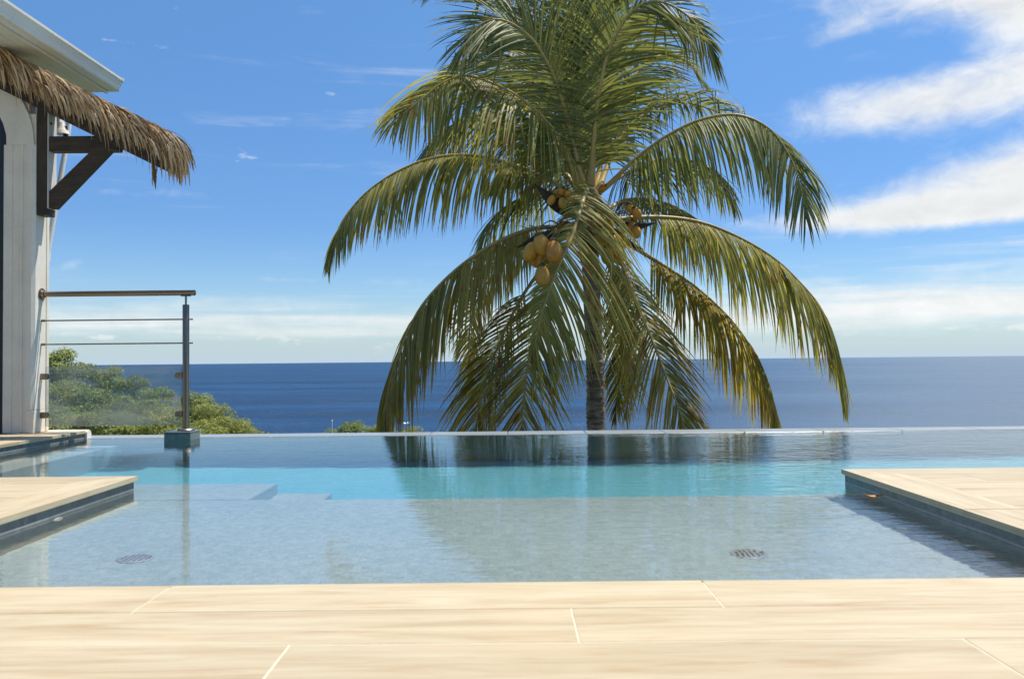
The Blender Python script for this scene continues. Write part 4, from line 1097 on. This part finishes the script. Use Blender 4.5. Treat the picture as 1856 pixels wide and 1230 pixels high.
def limb_mesh(seed, w, h):
    r_ = random.Random(seed); m = MB()
    m.tube([(0, 0, -9), (0.1, 0.05, -0.55*h), (0.0, 0.0, -0.15*h), (0.05, 0, 0.2*h)], [0.20, 0.15, 0.11, 0.05], 8)
    for k in range(7):
        a = r_.uniform(0, 6.28); z0 = r_.uniform(-0.5, -0.05)*h; q = r_.uniform(0.25, 0.42)*w
        e = Vector((math.cos(a)*q, math.sin(a)*q, z0+r_.uniform(0.15, 0.4)*h))
        m.tube([(0, 0, z0), e*0.5+Vector((0, 0, z0*0.5)), e], [0.08, 0.05, 0.02], 6)
    return m.mesh('trunk', M_BARK, 180)
kinds = [(crown_mesh(1, M_CROWN, 4.2, 3.0, 5200, 0.115), limb_mesh(1, 4.2, 3.0), 4.2, 3.0), (crown_mesh(2, M_CROWN2, 3.6, 2.2, 4200, 0.11), limb_mesh(2, 3.6, 2.2), 3.6, 2.2),
         (crown_mesh(3, M_CROWN, 3.4, 3.2, 4600, 0.11), limb_mesh(3, 3.4, 3.2), 3.4, 3.2), (crown_mesh(4, M_CROWN2, 4.6, 2.2, 5200, 0.11), limb_mesh(4, 4.6, 2.2), 4.6, 2.2)]
def tree(px, py, Y, k, s, label, group=None):
    """px, py: where the top of the crown stands"""
    cm, lm, w, h = kinds[k]
    top = at(px, py, Y); c = top - Vector((0, 0, 0.58*h*s))
    gz2 = ground_z(c.x, c.y)
    o = empty('hillside_tree', label, 'tree', group, loc=(c.x, c.y, gz2))
    t_ = link('trunk', lm, o, (0, 0, c.z-gz2)); cr = link('crown', cm, o, (0, 0, c.z-gz2))
    for q in (t_, cr): q.scale = (s, s, s)
    cr.rotation_euler = (0, 0, rnd(0, 6.28))
    return o
G1 = 'trees covering the hillside beyond the railing'
def pxline(px):
    """crest of the wooded hill in the view"""
    tab = [(-60, 628), (60, 632), (95, 642), (130, 660), (180, 666), (230, 678), (280, 700), (330, 718), (370, 735), (420, 764), (455, 786), (500, 810)]
    for (a, b), (c, d) in zip(tab, tab[1:]):
        if a <= px <= c: return b+(d-b)*(px-a)/(c-a)
    return 800
for a in names: tree(*a, G1)
G2 = 'bushes peeking over the pool edge left of the palm'
for a in bush_spots: tree(*a, G2)
ug = MB(); r_ = random.Random(3)
for k in range(15000):
    fx, fy, fz = foot[r_.randrange(len(foot))]
    x, y = fx+r_.gauss(0, 3.2), fy+r_.gauss(0, 4.0)
    if y < 38 or (x > -15 and abs(x+10) > 6): continue
    p = Vector((x, y, ground_z(x, y)+r_.random()**1.5*0.9*(0.4+0.6*abs(mnoise.noise(Vector((x*.5, y*.5, 0)))))))
    nd = Vector((r_.uniform(-1, 1), r_.uniform(-1, 1), r_.uniform(.1, 1.4))).normalized()
    ax = Matrix.Rotation(r_.uniform(0, 6.28), 3, nd) @ nd.orthogonal().normalized(); bx = nd.cross(ax); sz = r_.uniform(.10, .24); ti = r_.random()
    q0 = ug.verts([p-ax*sz, p+bx*sz*.5, p+ax*sz+nd*sz*.3, p-bx*sz*.5]); ug.face((q0, q0+1, q0+2, q0+3), ((0, ti), (.5, ti), (1, ti), (.5, ti)))
tag(ug.build('undergrowth', M_CROWN2), 'low green undergrowth covering the ground between the hillside trees', 'undergrowth', kind='stuff')
# white stake and twin lamp pole among them
p0 = at(602, 763, 62); p1 = at(602, 800, 62)
st = empty('mooring_stake', 'thin white stake standing among the bushes left of the palm', 'stake', loc=p1)
m = MB(); m.tube([(0, 0, -6), (0, 0, p0.z-p1.z)], 0.035, 8); m.build('pole', M_WHITE2, st, 40)
m = MB(); m.lathe([(0.05, 0), (0.05, 0.05), (0.02, 0.08)], 10, Matrix.Translation((0, 0, p0.z-p1.z))); m.build('tip', M_WHITE2, st, 40)
p0 = at(737, 768, 62); p1 = at(737, 800, 62)
st = empty('lamp_pole', 'thin lamp pole with white heads above the flat bush left of the palm', 'lamp', loc=p1)
hz = p0.z-p1.z
m = MB(); m.tube([(0, 0, -6), (0, 0, hz)], 0.030, 8); m.build('pole', M_GREY_PLASTIC, st, 40)
for dx, dz in ((-0.16, 0.03), (0.13, 0.05)):
    m = MB(); m.tube([(0, 0, hz-0.05), (dx*0.7, 0, hz+dz)], 0.015, 6); m.lathe([(0.02, 0.10), (0.08, 0.07), (0.13, 0.0), (0.05, -0.03)], 12, Matrix.Translation((dx, 0, hz+dz))); m.build('lamp_head', M_WHITE2, st, 40)

# ------------------------------------------------------------------ small things in and on the pool
def drain(px, py, label):
    # centre on the shelf as seen through the water
    v = ray(px, py); t = (ZW-CAM_H)/v.z; hit = Vector((0, 0, CAM_H))+v*t
    d = v.normalized(); nrm_ = Vector((0, 0, 1)); c = -d.z; e = 1/1.333
    k = math.sqrt(1-e*e*(1-c*c)); rf = d*e + nrm_*(e*c-k)
    q = hit + rf*((-0.362-ZW)/rf.z)
    o = empty('floor_drain', label, 'drain', 'round drains in the shallow shelf', loc=(q.x, q.y, -0.362))
    m = MB(); n = 28
    m.lathe([(0.058, 0.0008), (0.058, 0.006), (0.051, 0.010), (0.046, 0.010), (0.046, 0.004)], n); m.build('rim', M_GREY_PLASTIC, o, 40)
    m = MB(); m.lathe([(0.0455, 0.0012), (0.0455, 0.0045)], n); m.build('bowl', M_STONE_D, o, 40)
    for k2 in range(5):
        x0 = -0.032+0.016*k2; hl = math.sqrt(0.045**2-x0**2)
        m = MB(); m.box((x0-0.005, -hl, 0.0048), (x0+0.005, hl, 0.0105), 0.001); m.build('bar', M_GREY_PLASTIC, o)
    return o
drain(246, 1012, 'round grey drain in the shallow pool floor near the left deck')
drain(1357, 1003, 'round grey drain in the shallow pool floor nearer the right deck')
# fallen leaf afloat by the right deck wall
hitv = ray(1583, 902.5); t_ = (ZW-CAM_H)/hitv.z; q = Vector((0, 0, CAM_H))+hitv*t_
q.x = min(q.x, XR-0.03)
m = MB(); n = 9
for k in range(n):
    f = k/(n-1); w = 0.016*math.sin(math.pi*min(1, f*1.02))**0.8+0.0006; z0 = 0.003+0.010*(f-0.5)**2*4
    m.v += [Vector((-0.036+0.072*f, -w, z0+0.005)), Vector((-0.036+0.072*f, 0, z0)), Vector((-0.036+0.072*f, w, z0+0.006))]
for k in range(n-1):
    a, b = 3*k, 3*k+3; m.face((a, a+3, a+4, a+1)); m.face((a+1, a+4, a+5, a+2))
M_FALLEN = mat_plain('fallen_leaf', (0.50, 0.20, 0.03), 0.5, nscale=60, var=0.3)
lf = empty('fallen_leaf', 'small orange fallen leaf floating beside the dark wall of the right deck', 'leaf', loc=q)
m.build('blade', M_FALLEN, lf, 180)
m = MB(); m.tube([(0.034, 0, 0.012), (0.046, 0.004, 0.012), (0.056, 0.010, 0.010)], 0.0012, 6); m.build('stem', M_FALLEN, lf, 180)
# water inlet ring on the left deck wall at the water line
iy = 3.08
inl = empty('wall_inlet', 'pale round water inlet ring on the wall of the left deck', 'inlet', loc=(XL-0.011, iy, ZW-0.045))
m = MB(); m.lathe([(0.030, 0), (0.030, 0.004), (0.024, 0.009), (0.017, 0.009), (0.017, 0.003)], 20, Matrix.Rotation(math.pi/2, 4, 'Y')); m.build('ring', M_WHITE2, inl, 40)
m = MB(); m.lathe([(0.0165, 0.0005), (0.0165, 0.004), (0.008, 0.006)], 16, Matrix.Rotation(math.pi/2, 4, 'Y')); m.build('nozzle', M_GREY_PLASTIC, inl, 40)

# direct sunlight reaches what lies under the water by refraction
for o in col.objects:
    if o.type == 'MESH' and o is not water and (o.parent in (pool, pl, pr, ter) or (o.parent is not None and o.parent.name.startswith(('floor_drain', 'wall_inlet', 'plinth')))): o.cycles.is_caustics_receiver = True
